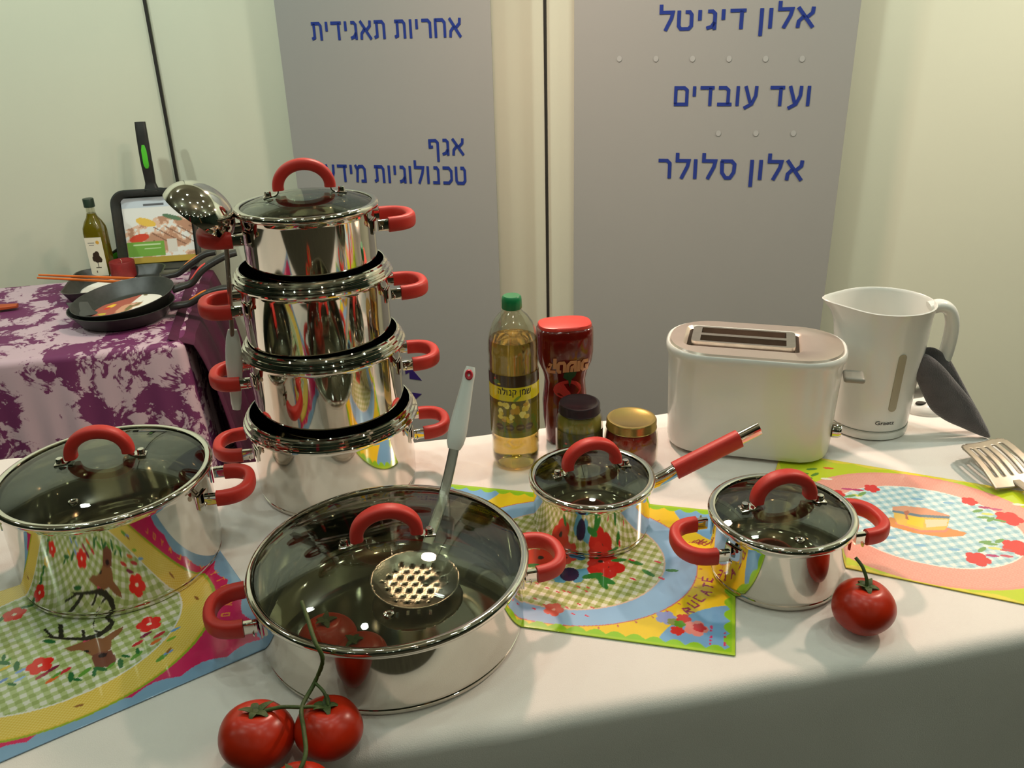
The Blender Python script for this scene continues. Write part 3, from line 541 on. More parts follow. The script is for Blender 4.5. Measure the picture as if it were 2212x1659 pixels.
def oil_paint(U, V):
    C = np.zeros(U.shape+(3,)); C[:] = (96, 84, 36); y = V; x = (U-.5)*2
    C[y < .52] = (112, 100, 34); C[(y < .08)] = (120, 116, 40); g = noise2(U*3, V, 9, 2); C[(g > .62) & (y < .5) & (y > .08)] = (92, 104, 40)
    C[y > .82] = (58, 42, 28); C[(y > .60) & (y <= .82)] = (214, 196, 26)
    for k in range(26):
        a, b = rng.uniform(-.42, .35), rng.uniform(.28, .56); 
        if k < 4: a, b = [(-.40, .54), (.34, .55), (.2, .36), (-.3, .3)][k]
        m = ell(x, y, a, b, rng.uniform(.05, .10), rng.uniform(.03, .055)); C[m] = [(222, 200, 84), (206, 176, 60), (232, 216, 120), (184, 140, 48)][k % 4]
    for a in (-.44, -.15, .14, .40): C[ell(x, y, a, .17, .12, .055)] = (84, 66, 44); C[ell(x, y, a, .17, .10, .012)] = (120, 100, 70)
    C[ell(x, y, -.5, .885, .10, .04)] = (66, 104, 52); C[ell(x, y, -.42, .86, .05, .014)] = (214, 190, 60); C[ell(x, y, -.56, .935, .02, .02)] = (196, 60, 40)
    C[ell(x, y, .06, .64, .10, .025, .4)] = (120, 150, 40); return C
def cylpos(r, a0, a1, z0, z1, dz=None):
    def f(U, V): a = a0+(a1-a0)*U; return r*np.cos(a), r*np.sin(a), z0+(z1-z0)*V
    return f
A0 = -pi/2
printed('label', 150, 130, cylpos(.0373, A0-1.5, A0+1.5, .058, .158), oil_paint, PRINT, ob).data
def cyltext(body, parent, r, zc, w_, h_, m, a=A0, bold=.01, cap=.57): return lettering(body, lambda x, y: (r*math.cos(a+(x-w_/2)/r), r*math.sin(a+(x-w_/2)/r), zc+y), w_, h_, m, parent, bold, cap=cap)
cyltext(heb('שמן קנולה'), ob, .0375, .128, .052, .0085, BLKT)
# ketchup bottle
kt = thing('ketchup_bottle', 'red squeeze bottle of ketchup standing upside down between the oil bottle and the jars', 'bottle', (.083, 1.245, .001), (0, 0, .12)); kt.scale = (1, 1, .945)
KM = mat('ketchup_red_plastic', (120, 22, 14), .12, noise=(6, .7), coat=.6)
K_ = [(0, .026, .018, 0), (.004, .030, .021, 0), (.020, .031, .022, 0), (.045, .034, .024, 0), (.075, .0350, .025, 0), (.098, .0325, .0235, 0), (.115, .0315, .023, 0), (.130, .0345, .025, 0), (.148, .0415, .029, 0), (.165, .0435, .031, 0), (.190, .0435, .031, 0), (.2035, .0430, .0305, 0), (.207, .0405, .0285, 0)]
mk('bottle_body', *loft_vf(loft_ss(K_), True, True), KM, kt, angle=60)
mk('cap', *loft_vf(loft_ss([(.2065, .0405, .0285, 0), (.209, .0410, .029, 0), (.212, .0400, .028, 0), (.2130, .037, .0255, 0)]), True, True), mat('bright_red_cap', (214, 62, 52), .35, noise=(20, .95)), kt, angle=50, label='flat bright red top')
CREAM = mat('cream_print', (214, 150, 104), .45, noise=(30, .95)); LEAFG = mat('green_print', (34, 74, 36), .45, noise=(30, .85)); REDP = mat('red_print', (196, 50, 44), .4, noise=(30, .9))
def kpos(x, z, off=.0008):
    a = np.interp(z, [k[0] for k in K_], [k[1] for k in K_]); b = np.interp(z, [k[0] for k in K_], [k[2] for k in K_]); t = min(1, abs(x)/a)
    ct = t**(1/.7); ct = min(ct, .999); s = math.sqrt(1-ct*ct)**.7; return (x, -b*s-off, z)
V, F = heb_vf(heb('קטשופ'), .15, .02); x0, x1 = V[:, 0].min(), V[:, 0].max()
mk('lettering', [kpos(-(v[0]-(x0+x1)/2)/(x1-x0)*.066, .156-(v[1])*.020, .0012) for v in V], F, CREAM, kt, smooth=False, label='cream upside-down lettering')
def patch(name, pts, pos, m, parent): n = len(pts); V = [pos(x, y, .0010) for x, y in pts]+[pos(x, y, -.0004) for x, y in pts]; return mk(name, V, [tuple(range(n)), tuple(range(n, 2*n))]+[(i, (i+1) % n, n+(i+1) % n, n+i) for i in range(n)], m, parent, smooth=False)
patch('printed_leaf', [(-.006, .134), (.002, .138), (.014, .136), (.012, .128), (.006, .122), (.003, .108), (.001, .120), (-.007, .126)], kpos, LEAFG, kt)
patch('printed_tomato', [(.022*math.cos(a), .104+.016*math.sin(a)) for a in (2*pi*i/20 for i in range(20))], lambda x, y, o: kpos(x, y, o-.0003), REDP, kt)
patch('printed_band', [(-.036, .192), (.036, .192), (.036, .178), (-.036, .178)], lambda x, y, o: kpos(x, y, o-.0004), mat('dull_red_print', (140, 34, 30), .4, noise=(9, .7)), kt)
# jars
def jar(label, x, y, R, h, capR, caph, mc, mj, bodyprof, rot=0):
    t = thing('glass_jar', label, 'jar', (x, y, .001), (0, 0, rot)); z1 = h
    shell = bodyprof+[(r-.002, z+ (.0 if z > .01 else .002)) for r, z in bodyprof[::-1][:-1]]+[(0, .003)]
    lathe('jar_glass', shell, CLEAR, t, 64, angle=60)
    inn = [(0, .0032)]+[(r-.0025, max(z, .0034)) for r, z in bodyprof[1:] if z < h-.004]; inn.append((0, inn[-1][1]))
    lathe('contents', inn, mj, t, 64, angle=60)
    lathe('cap', [(0, h+.0010), (capR*.80, h+.0010), (capR*.86, h+.0022), (capR*.96, h+.0018), (capR, h-.0005), (capR, h-caph+.002), (capR+.0008, h-caph+.001), (capR, h-caph), (capR-.0015, h-caph+.0004), (capR-.0015, h-.002), (0, h-.002)], mc, t, 64, angle=50)
    return t
GOLD = mat('gold_cap', (206, 176, 104), .22, .85, noise=(20, .95)); BLKC = mat('dark_plum_cap', (58, 46, 50), .25, .3, noise=(20, .9))
g1 = jar('glass jar of pale green spread with a dark cap, in front of the ketchup bottle', .100, 1.172, .0355, .098, .0310, .013, BLKC, mat('pale_green_spread', (150, 142, 70), .4, noise=(25, .9)), [(0, 0), (.031, 0), (.0345, .003), (.0355, .010), (.0355, .068), (.0345, .076), (.0315, .082), (.0285, .086), (.0285, .096)])
def gp_(U, V):
    C = np.zeros(U.shape+(3,)); C[:] = (62, 58, 30); x = (U-.5)*2; C[noise2(U*3, V, 6, 4) > .6] = (74, 70, 38); C[ell(x, V, -.36, .52, .16, .09, -.2)] = (40, 84, 44); C[ell(x, V, -.30, .48, .10, .05)] = (60, 110, 54); C[ell(x, V, -.42, .66, .03, .03)] = (190, 70, 50); return C
printed('label', 90, 50, cylpos(.0360, A0-1.6, A0+1.6, .012, .062), gp_, PRINT, g1)
g2 = jar('squat glass jar of red pickled peppers with a gold cap, left of the toaster', .1775, 1.163, .041, .074, .0375, .013, GOLD, mat('red_peppers', (168, 34, 20), .35, noise=(38, .55), bump=.5, bscale=60), [(0, 0), (.035, 0), (.0395, .003), (.0410, .010), (.0412, .040), (.0402, .050), (.0375, .058), (.035, .062), (.035, .072)])
# ------------------------------------------------------------------ tomatoes
def tomato_vf(R, squash=.86, seed=0):
    V = []; F = []; nu, nv = 48, 30; r_ = np.random.default_rng(seed); ph = r_.random(3)*6
    for j in range(nv+1):
        p = pi*j/nv
        for i in range(nu):
            a = 2*pi*i/nu; rr = R*(1+.018*math.cos(5*a+ph[0])*math.sin(p)**1.5+.02*math.cos(2*a+ph[1])); top = .22*math.exp(-(p/.33)**2); bot = .06*math.exp(-((pi-p)/.3)**2)
            V.append((rr*math.sin(p)*math.cos(a), rr*math.sin(p)*math.sin(a), R*squash*(math.cos(p)-top+bot)))
    for j in range(nv):
        for i in range(nu): F.append((j*nu+i, j*nu+(i+1) % nu, (j+1)*nu+(i+1) % nu, (j+1)*nu+i))
    return V, F
def calyx_vf(R, z, seed=0, n=5):
    r_ = np.random.default_rng(seed); parts = []
    for k in range(n):
        a = 2*pi*k/n+r_.uniform(-.2, .2); L = R*r_.uniform(.38, .52); d = np.array([math.cos(a), math.sin(a), 0]); pth = [np.array([0, 0, z])+d*L*s+np.array([0, 0, .10*R*math.sin(s*pi)+(.16 if k % 2 else -.02)*R*s*s]) for s in np.linspace(.02, 1, 8)]
        parts.append(sweep_vf([tuple(p) for p in pth], sec(.009*R/.035, .0016, 8, .8), (0, 0, 1), scales=[.7, 1, 1, .85, .7, .5, .32, .12]))
    parts.append(lathe_vf([(0, z+.003), (.005*R/.035, z+.002), (.006*R/.035, z-.002), (0, z-.003)], 12)); return join(*parts)
def tomato(label, x, y, z, R, tilt=(0, 0), stem=None, seed=0, group=None):
    t = thing('tomato', label, 'tomato', (x, y, z), (0, 0, 0), group); M = Matrix.Rotation(tilt[1], 3, 'Z') @ Matrix.Rotation(tilt[0], 3, 'X')
    f = lambda VF: ([tuple(M @ Vector(v)) for v in VF[0]], VF[1])
    mk('flesh', *f(tomato_vf(R, seed=seed)), TOM, t, angle=180); mk('calyx', *f(calyx_vf(R, R*.70, seed)), STEM, t, angle=60, label='green star-shaped calyx')
    if stem: mk('stem', *f(sweep_vf(smooth_path(stem, 5), sec(.004, .004, 8, 1), (1, .2, 0), scales=None)), STEM, t, angle=60)
    return t, M
TG = 'tomatoes on the vine at the front'
ta_, M1 = tomato('left tomato of the vine cluster on the cloth in front of the wide pan', -.250, .613, .0305, .0350, (-.15, -.5), seed=1, group=TG)
tb_, M2 = tomato('right tomato of the vine cluster, against the wide pan', -.184, .6215, .0282, .0325, (-.10, .2), seed=2, group=TG)
tc_, M3_ = tomato('tomato of the vine cluster cut off by the bottom edge of the photo', -.197, .5465, .0265, .0305, (-.1, .9), seed=3, group=TG)
tomato('single tomato with a short curved stem leaning on the small steel pot', .382, .772, .0305, .0345, (-.05, -.6), [(0, 0, .0235), (-.002, .002, .034), (-.009, .006, .045), (-.018, .009, .052)], seed=4)
ti1 = G(707, 1372, .045); 
tomato('larger tomato inside the wide pan, seen through the glass lid', ti1[0], ti1[1], .0385, .0315, (-.1, .3), seed=5); ti2 = G(765, 1432, .04)
tomato('second tomato inside the wide pan, half hidden behind its rim', ti2[0]+.004, ti2[1]+.012, .0365, .0290, (-.2, 1.3), seed=6)
# vine
vn = thing('tomato_vine', 'green vine stalk linking the front tomatoes and lying up over the lid rim', 'stalk', (0, 0, 0))
c1_ = np.array([-.250, .613, .0305+.024])+np.array([.006, .004, 0]); c2_ = np.array([-.184, .6215, .0282+.023]); c3_ = np.array([-.197, .5465, .0265+.02])
J = G(652, 1528, .058); K1 = G(680, 1474, .066); K2 = G(697, 1425, .092); K3 = G(680, 1385, .108); K4 = G(652, 1300, .113)
SV = []
def vs(pts, r, n=6): SV.append(sweep_vf(smooth_path([tuple(p) for p in pts], n), sec(r, r, 8, 1), (.3, .1, .9)))
vs([K4, (K3+K4)/2+[0, 0, .001], K3, K2, K1, J, G(656, 1575, .060), G(660, 1630, .056), c3_], .0042); vs([J, (J+c1_)/2+[0, 0, .003], c1_], .0038); vs([J, (J+c2_)/2+[0, 0, .002], c2_], .0036); vs([K1, (K1+c2_)/2+[.004, 0, .004], c2_+[.002, .003, .002]], .0032)
mk('stalk', *join(*SV), STEM, vn, angle=60)
# ------------------------------------------------------------------ placemats
def mat_sheet(name, label, c, rot, W, H_, paint, edge=None):
    t = thing(name, label, 'placemat', (c[0], c[1], .0012), (0, 0, rot))
    def pos(U, V): return (U-.5)*W, (V-.5)*H_, np.zeros_like(U)
    o = printed('printed_sheet', int(W/.0011), int(H_/.0011), pos, lambda U, V: paint((U-.5)*W, (V-.5)*H_), PRINT, t)
    md = o.modifiers.new('s', 'SOLIDIFY'); md.thickness = .0008; md.offset = 1; return t
def l2(c, rot, px, py):
    g = G(px, py, .001)[:2]-np.array(c); ca, sa = math.cos(-rot), math.sin(-rot); return (ca*g[0]-sa*g[1], sa*g[0]+ca*g[1])
def ging(X, Y, s, a, b, c_, ang=0):
    ca, sa = math.cos(ang), math.sin(ang); i = np.floor((X*ca+Y*sa)/s) % 2; j = np.floor((-X*sa+Y*ca)/s) % 2; k = (i+j)[..., None]
    return np.where(k == 0, a, np.where(k == 1, b, c_))
def poly(C, X, Y, pts, col): C[pip(X, Y, pts)] = col
def flower(C, X, Y, x, y, r, col, mid=(236, 226, 200), n=5, a0=0):
    for k in range(n): C[ell(X, Y, x+.62*r*math.cos(a0+2*pi*k/n), y+.62*r*math.sin(a0+2*pi*k/n), r*.5)] = col
    C[ell(X, Y, x, y, r*.6)] = col; C[ell(X, Y, x, y, r*.2)] = mid
def leaf(C, X, Y, x, y, L, a, col): C[ell(X, Y, x, y, L, L*.36, a)] = col
def txt_mark(C, X, Y, x, y, h, a, ch, col):   # block letters as strokes
    S = {'R': [(0, 0, 0, 1), (0, 1, .6, .8), (.6, .8, .6, .6), (.6, .6, 0, .5), (.1, .5, .65, 0)], 'U': [(0, 1, 0, .1), (0, 0, .6, 0), (.6, 0, .6, 1)], 'C': [(.6, 1, 0, 1), (0, 1, 0, 0), (0, 0, .6, 0)], 'A': [(0, 0, .3, 1), (.3, 1, .65, 0), (.1, .4, .5, .4)], 'T': [(0, 1, .6, 1), (.3, 1, .3, 0)], 'E': [(.6, 1, 0, 1), (0, 1, 0, 0), (0, 0, .6, 0), (0, .5, .5, .5)], 'L': [(0, 1, 0, 0), (0, 0, .6, 0)], 'Y': [(0, 1, .3, .5), (.6, 1, .3, .5), (.3, .5, .3, 0)], 'F': [(.6, 1, 0, 1), (0, 1, 0, 0), (0, .5, .5, .5)], 'I': [(.3, 0, .3, 1)], 'O': [(0, 0, 0, 1), (0, 1, .6, 1), (.6, 1, .6, 0), (.6, 0, 0, 0)]}[ch]
    ca, sa = math.cos(a), math.sin(a); x_ = ((X-x)*ca+(Y-y)*sa)/h+.3; y_ = (-(X-x)*sa+(Y-y)*ca)/h+.5
    for ax_, ay, bx, by in S:
        dx, dy = bx-ax_, by-ay; tt = np.clip(((x_-ax_)*dx+(y_-ay)*dy)/(dx*dx+dy*dy), 0, 1); C[np.hypot(x_-ax_-tt*dx, y_-ay-tt*dy) < .10] = col
def scallop(X, Y, W, H_, d, amp, per):
    ex = W/2-np.abs(X); ey = H_/2-np.abs(Y); m = np.minimum(ex-amp*np.abs(np.sin(Y/per*pi)), ey-amp*np.abs(np.sin(X/per*pi))); return m < d
# mat 1: reindeer
m1r = math.radians(34.5); m1c = (-.525, .782)
def paint1(X, Y):
    C = np.zeros(X.shape+(3,)); C[:] = (206, 40, 96); W, H_ = .42, .30
    C[scallop(X, Y, W, H_, .012, .008, .05)] = (128, 164, 196); ed = scallop(X, Y, W, H_, .012, .004, .012)
    cx, cy = .004, .010
    C[ell(X, Y, cx, cy, .176, .148)] = (150, 170, 40); C[ell(X, Y, cx, cy, .172, .145)] = (222, 186, 74)
    k = ell(X, Y, cx, cy, .170, .143); dots = ((np.floor(X/.0022)+np.floor(Y/.0022)) % 2 == 0) & k; C[dots] = (232, 206, 112)
    C[ell(X, Y, cx, cy, .1365, .1120)] = (226, 222, 214); inn = ell(X, Y, cx, cy, .1345, .1100); g = ging(X, Y, .0065, np.array((216, 216, 202)), np.array((178, 190, 134)), np.array((150, 166, 98)), .1); C[inn] = g[inn]
    P = lambda *q: [l2(m1c, m1r, 0+x/6.9125, 1280+y/6.9125) for x, y in q]
    BR = (138, 92, 62)
    poly(C, X, Y, P((960, 850), (1080, 800), (1250, 740), (1420, 690), (1550, 690), (1700, 590), (1830, 520), (1845, 560), (1760, 650), (1670, 720), (1660, 860), (1500, 930), (1380, 960), (1260, 890), (1180, 870), (1060, 890)), BR)
    poly(C, X, Y, P((1370, 950), (1500, 900), (1660, 870), (1750, 1000), (1720, 1060), (1600, 1120), (1420, 1130), (1390, 1050)), (118, 72, 58))
    poly(C, X, Y, P((1460, 960), (1520, 915), (1610, 910), (1590, 960), (1500, 990)), (50, 34, 36)); poly(C, X, Y, P((1250, 870), (1330, 870), (1350, 905), (1280, 905)), (40, 34, 32))
    poly(C, X, Y, P((1230, 730), (1320, 670), (1450, 620), (1470, 660), (1330, 730), (1250, 760)), (206, 80, 104))
    DK = (50, 48, 38)
    poly(C, X, Y, P((640, 670), (800, 660), (1000, 680), (1250, 680), (1450, 620), (1550, 560), (1640, 470), (1560, 380), (1650, 380), (1720, 450), (1660, 560), (1500, 670), (1300, 730), (1000, 720), (800, 700)), DK)
    poly(C, X, Y, P((640, 560), (690, 545), (760, 620), (820, 670), (770, 690), (700, 620)), DK); poly(C, X, Y, P((870, 480), (940, 480), (960, 690), (880, 690)), DK); poly(C, X, Y, P((1220, 570), (1270, 570), (1280, 690), (1230, 690)), DK)
    poly(C, X, Y, P((1380, 480), (1420, 400), (1400, 560), (1500, 590), (1520, 640), (1420, 600)), DK)
    F = lambda px, py: P((px, py))[0]
    for px, py, r in ((600, 1100, .0130), (2230, 480, .0130), (-500, 1000, .012)): x, y = F(px, py); flower(C, X, Y, x, y, r, (222, 40, 32), a0=.3)
    for px, py, col in ((790, 1150, (120, 34, 66)), (630, 1250, (160, 50, 70)), (975, 1180, (196, 50, 60)), (780, 1310, (222, 104, 44)), (2180, 640, (120, 34, 66)), (2060, 770, (190, 46, 50)), (2330, 740, (222, 110, 50)), (2380, 640, (190, 50, 60))):
        x, y = F(px, py); leaf(C, X, Y, x, y, .0075, .3, col)
    for i, (px, py) in enumerate(((850, 1240), (1060, 1270), (1150, 1310), (1270, 1200), (1410, 1215), (1500, 1150), (1660, 1100), (1800, 1070), (1880, 960), (2040, 950), (2060, 880), (740, 740), (100, 1040), (250, 1110), (180, 1380), (2420, 980), (60, 980), (60, 1060))):
        x, y = F(px, py); leaf(C, X, Y, x, y, .0085 if i % 2 else .006, .5+.9*(i % 3), (46, 104, 56) if i % 3 else (96, 150, 56))
    for px, py, col in ((80, 1140, (214, 180, 40)), (310, 1180, (130, 160, 220)), (40, 1330, (110, 140, 200)), (300, 1300, (150, 180, 220)), (2520, 900, (120, 150, 210)), (2620, 560, (110, 160, 210)), (2560, 700, (130, 180, 60))):
        x, y = F(px, py); leaf(C, X, Y, x, y, .006, .2, col)
    # wreath on the far side
    for k in range(34):
        a = math.radians(15+150*k/33); leaf(C, X, Y, cx+.108*math.cos(a)*(1+.05*math.sin(7*a)), cy+.088*math.sin(a), .0075, a+1.1*(1 if k % 2 else -1), (50, 106, 58) if k % 3 else (92, 140, 60))
    for a, col, r in ((40, (222, 40, 32), .012), (75, (196, 60, 60), .008), (110, (222, 40, 32), .012), (140, (226, 180, 40), .008)): flower(C, X, Y, cx+.102*math.cos(math.radians(a)), cy+.084*math.sin(math.radians(a)), r, col)
    for k in range(10): leaf(C, X, Y, cx+.153*math.cos(k*.7+.5), cy+.127*math.sin(k*.7+.5), .005, k, (150, 100, 50))
    s = 'LOYALTYFIREROLL'
    for k, ch in enumerate(s[:9]): a = math.radians(-32+7*k); txt_mark(C, X, Y, .205*math.cos(a)*.93, .150*math.sin(a)-.002+(-.02 if 0 else 0), .0085, a-pi/2, ch if ch in 'RUCATELYFIO' else 'T', (236, 150, 60))
    return C
mat_sheet('reindeer_placemat', 'magenta and yellow placemat with a reindeer head, under the casserole at the left', m1c, m1r, .42, .30, paint1)
# mat 2: butterfly flowers
m2r = math.radians(-14); m2c = (.066, .922)
def paint2(X, Y):
    C = np.zeros(X.shape+(3,)); C[:] = (238, 202, 40); W, H_ = .415, .288
    n_ = noise2(X, Y, 40, 5); 
    C[ell(X, Y, 0, .0, .162, .134)] = (206, 110, 110); C[ell(X, Y, 0, 0, .1605, .1325)] = (150, 186, 222); C[ell(X, Y, 0, 0, .122, .106)] = (226, 190, 170)
    inn = ell(X, Y, 0, 0, .120, .104); g = ging(X, Y, .0062, np.array((236, 228, 206)), np.array((196, 196, 136)), np.array((158, 166, 88)), -.25); C[inn] = g[inn]
    for sx in (-1, 1):
        for sy in (-1, 1):
            cor = (((np.abs(X-sx*W/2)/.085)**1.6+(np.abs(Y-sy*H_/2)/.085)**1.6) < 1) & (((X-sx*.0)**2*0+1) > 0); C[cor & ~ell(X, Y, 0, 0, .165, .137)] = (120, 170, 214)
    C[scallop(X, Y, W, H_, .006, .007, .022)] = (146, 200, 40)
    tp = scallop(X, Y, W, H_, .0035, .0, .022); C[tp] = (170, 206, 50)
    for s in (-1, 1):
        bx, by = .150*s, -.112
        for dx, dy, r, col in ((-.02, .016, .011, (150, 160, 214)), (-.012, .010, .006, (140, 150, 90)), (.0, .018, .008, (206, 50, 40)), (-.006, -.004, .0075, (208, 54, 44)), (.014, .004, .0125, (228, 140, 130)), (.018, .006, .007, (206, 44, 54)), (-.004, .008, .006, (90, 150, 40))): flower(C, X, Y, bx+dx, by+dy, r, col, mid=col)
        for k in range(12): C[ell(X, Y, bx+.036+.010*math.cos(k*2.1), by-.004+.015*math.sin(k*1.7), .0016)] = (210, 60, 110)
    P = lambda *q: [l2(m2c, m2r, 1000+x/3.568, 1060+y/3.568) for x, y in q]; F = lambda a, b: P((a, b))[0]
    for q in (P((700, 620), (760, 600), (820, 640), (880, 610), (980, 600), (970, 640), (910, 710), (860, 715), (830, 680), (780, 715), (710, 710), (690, 670)),): poly(C, X, Y, q, (96, 160, 190))
    C[ell(X, Y, *F(820, 650), .012, .014)] = (40, 40, 70)
    for px, py, r, col in ((600, 520, .020, (206, 60, 40)), (1100, 590, .022, (200, 40, 32)), (1060, 550, .016, (214, 50, 40)), (790, 520, .013, (196, 70, 56)), (900, 490, .013, (70, 120, 160)), (700, 920, .011, (222, 96, 80))): x, y = F(px, py); flower(C, X, Y, x, y, r, col, mid=(60, 50, 40) if r > .012 else (240, 180, 160))
    for px, py, L, a in ((1000, 660, .014, .5), (1090, 690, .015, -.4), (1080, 720, .012, -1), (530, 580, .010, .3), (1430, 640, .010, -.6), (1060, 500, .012, 1), (1200, 540, .010, .3), (1330, 560, .010, -.2), (1610, 620, .008, .1), (760, 430, .010, 1.4), (640, 300, .008, 1.2), (1230, 440, .008, 1)): x, y = F(px, py); leaf(C, X, Y, x, y, L, a, (52, 122, 50))
    for px, py in ((1310, 685), (1530, 680), (1300, 540), (1500, 553), (570, 720), (650, 755), (730, 785), (780, 778), (820, 788), (890, 745), (965, 752), (950, 780), (556, 836), (626, 885), (895, 880), (800, 905), (995, 905), (850, 955), (955, 970), (550, 915), (415, 880), (1155, 460), (1220, 375), (650, 258)): x, y = F(px, py); leaf(C, X, Y, x, y, .0048 if px > 1000 else .003, -.4, (214, 44, 70))
    for k, ch in enumerate('RUCATE'): px, py = [(1735, 930), (1775, 880), (1820, 835), (1870, 790), (1890, 740), (1885, 690)][k]; x, y = F(px, py); txt_mark(C, X, Y, x, y, .0115, math.radians(40+9*k), ch, (168, 44, 96))
    for k, ch in enumerate('TREE'): px, py = [(1830, 410), (1850, 360), (1880, 375), (1870, 350)][k]; x, y = F(1800+24*k, 410-12*(k % 2)); txt_mark(C, X, Y, x, y, .010, math.radians(60), ch, (168, 60, 60))
    for k in range(18): a = math.radians(-70+k*8); leaf(C, X, Y, .1655*math.cos(a), .137*math.sin(a), .0025, a, (200, 90, 90))
    return C
mat_sheet('floral_placemat', 'yellow and blue placemat with butterflies and red flowers, under the saucepan', m2c, m2r, .415, .288, paint2)
# mat 3: pie tin
m3r_ = math.radians(-24); m3c = (.545, .970)
def paint3(X, Y):
    C = np.zeros(X.shape+(3,)); C[:] = (196, 212, 40); W, H_ = .41, .275
    C[scallop(X, Y, W, H_, .002, .006, .05)] = (232, 214, 70)
    C[ell(X, Y, 0, -.002, .166, .134)] = (238, 160, 146); k = ell(X, Y, 0, -.002, .162, .130); C[((np.floor(X/.0018)+np.floor(Y/.0018)) % 2 == 0) & k] = (244, 176, 160)
    C[ell(X, Y, 0, 0, .1185, .0955)] = (240, 236, 226); inn = ell(X, Y, 0, 0, .1165, .0935); g = ging(X, Y, .0065, np.array((232, 238, 234)), np.array((190, 218, 226)), np.array((158, 196, 208)), .6); C[inn] = g[inn]
    P = lambda *q: [l2(m3c, m3r_, 1700+x/4.32, 980+y/4.32) for x, y in q]; F = lambda a, b: P((a, b))[0]
    poly(C, X, Y, P((870, 610), (980, 600), (1500, 700), (1680, 745), (1640, 775), (1450, 785), (1200, 750), (950, 680)), (226, 150, 90)); poly(C, X, Y, P((1010, 660), (1250, 740), (1480, 740), (1520, 700), (1020, 620)), (226, 140, 120))
    poly(C, X, Y, P((985, 510), (1520, 590), (1500, 680), (1470, 720), (1250, 720), (1030, 660), (1000, 600)), (236, 190, 90)); poly(C, X, Y, P((1130, 590), (1280, 610), (1270, 700), (1120, 660)), (232, 206, 70)); poly(C, X, Y, P((1285, 620), (1500, 620), (1490, 680), (1300, 695)), (244, 214, 180))
    poly(C, X, Y, P((980, 500), (1100, 493), (1300, 515), (1510, 580), (1510, 595), (1250, 590), (985, 540)), (226, 158, 126)); poly(C, X, Y, P((980, 530), (1250, 575), (1520, 590), (1518, 612), (1240, 598), (985, 552)), (110, 130, 146)); poly(C, X, Y, P((1085, 545), (1130, 535), (1145, 560), (1120, 580), (1135, 620), (1110, 620), (1100, 575)), (190, 110, 84))
    for px, py, r in ((460, 380, .011), (790, 330, .010), (1700, 450, .010), (2070, 610, .016), (2140, 880, .016), (1780, 990, .014)): x, y = F(px, py); flower(C, X, Y, x, y, r, (222, 60, 60), mid=(222, 60, 60))
    for px, py, col in ((560, 335, (206, 80, 130)), (660, 345, (196, 60, 110)), (1840, 508, (180, 60, 110)), (1950, 525, (200, 90, 130)), (1915, 958, (186, 60, 120)), (2050, 962, (206, 90, 110)), (2040, 905, (206, 80, 90)), (650, 395, (230, 220, 110)), (1870, 570, (232, 222, 120)), (1935, 890, (232, 222, 130)), (2160, 480, (244, 240, 210)), (370, 240, (244, 236, 220)), (1590, 80, (226, 90, 40)), (385, 140, (226, 90, 40))): x, y = F(px, py); leaf(C, X, Y, x, y, .008, .2, col)
    for px, py, a in ((590, 400, .6), (620, 430, .2), (700, 380, 1), (1780, 540, .7), (1830, 600, .3), (1900, 620, 1), (1980, 630, 0), (1850, 830, .5), (1820, 900, 1), (1900, 850, .2), (1980, 820, .9), (150, 190, .3), (190, 240, .7), (260, 200, 1), (230, 150, .5), (210, 260, 0)): x, y = F(px, py); leaf(C, X, Y, x, y, .0085, a, (120, 164, 96) if px > 300 else (90, 140, 50))
    for px, py in ((1215, 430), (1510, 465), (1900, 700), (1560, 900), (1240, 860), (960, 790)): x, y = F(px, py); leaf(C, X, Y, x, y, .008, .3, (140, 184, 216))
    return C
mat_sheet('pie_dish_placemat', 'lime and pink placemat with a drawn pie dish, at the right end of the table', m3c, m3r_, .41, .275, paint3)
# ------------------------------------------------------------------ grey mitt and slotted turner
def puffy(name, outline, thick, nrm_, m, parent, k=14):
    P = [np.array(p) for p in smooth_path(outline+[outline[0]], 5)[:-1]]; c = sum(P)/len(P); nrm_ = np.array(nrm_)/np.linalg.norm(nrm_); loops = []
    for s in np.linspace(0, 1, k):
        a = s*pi; sc = math.sin(a)**.55 if 0 < s < 1 else .02; loops.append([tuple(c+(p-c)*max(sc, .03)+nrm_*thick*-math.cos(a)*.5) for p in P])
    return mk(name, *loft_vf(loops), m, parent, angle=180)
GREYC = mat('charcoal_felt', (92, 86, 88), .95, noise=(25, .75), bump=.6, bscale=500, sheen=.5)
mit = thing('oven_mitt', 'charcoal grey folded oven mitt leaning on the kettle handle and the table corner', 'mitt', (0, 0, 0))
def MP(px, py, b=0): y = 1.225-(py-770)/175*.02+b; return GY(px, py, y)
fr = [(1972, 800), (1978, 775), (1998, 764), (2030, 785), (2065, 825), (2100, 868), (2122, 905), (2139, 944), (2115, 940), (2080, 925), (2042, 908), (2012, 885), (1995, 855), (1984, 830)]
puffy('front_layer', [MP(*q) for q in fr], .022, -_fw, GREYC, mit)
bk = [(1988, 765), (1996, 751), (2020, 752), (2045, 770), (2056, 785), (2075, 820), (2095, 858), (2118, 900), (2132, 938), (2100, 905), (2060, 855), (2020, 800)]
puffy('back_layer', [MP(*q, .022) for q in bk], .018, -_fw, GREYC, mit)
BRUSH2 = mat('matte_steel', (188, 174, 158), .45, .8, noise=(60, .95))
A_, B_, C_, D_ = G(2068, 962, .024), G(2162, 944, .024), G(2258, 1036, .010), G(2150, 1058, .010)
tr = thing('slotted_turner', 'steel slotted turner lying at the right edge beside the lime placemat', 'turner', tuple(D_))
def bil(u, v): p = (A_*(1-u)+B_*u)*(1-v)+(D_*(1-u)+C_*u)*v; return p-D_+np.array([0, 0, .006*math.sin(pi*v)-.004*math.sin(pi*u)])
bm = bmesh.new(); nu_, nv_ = 44, 40; vid = {}
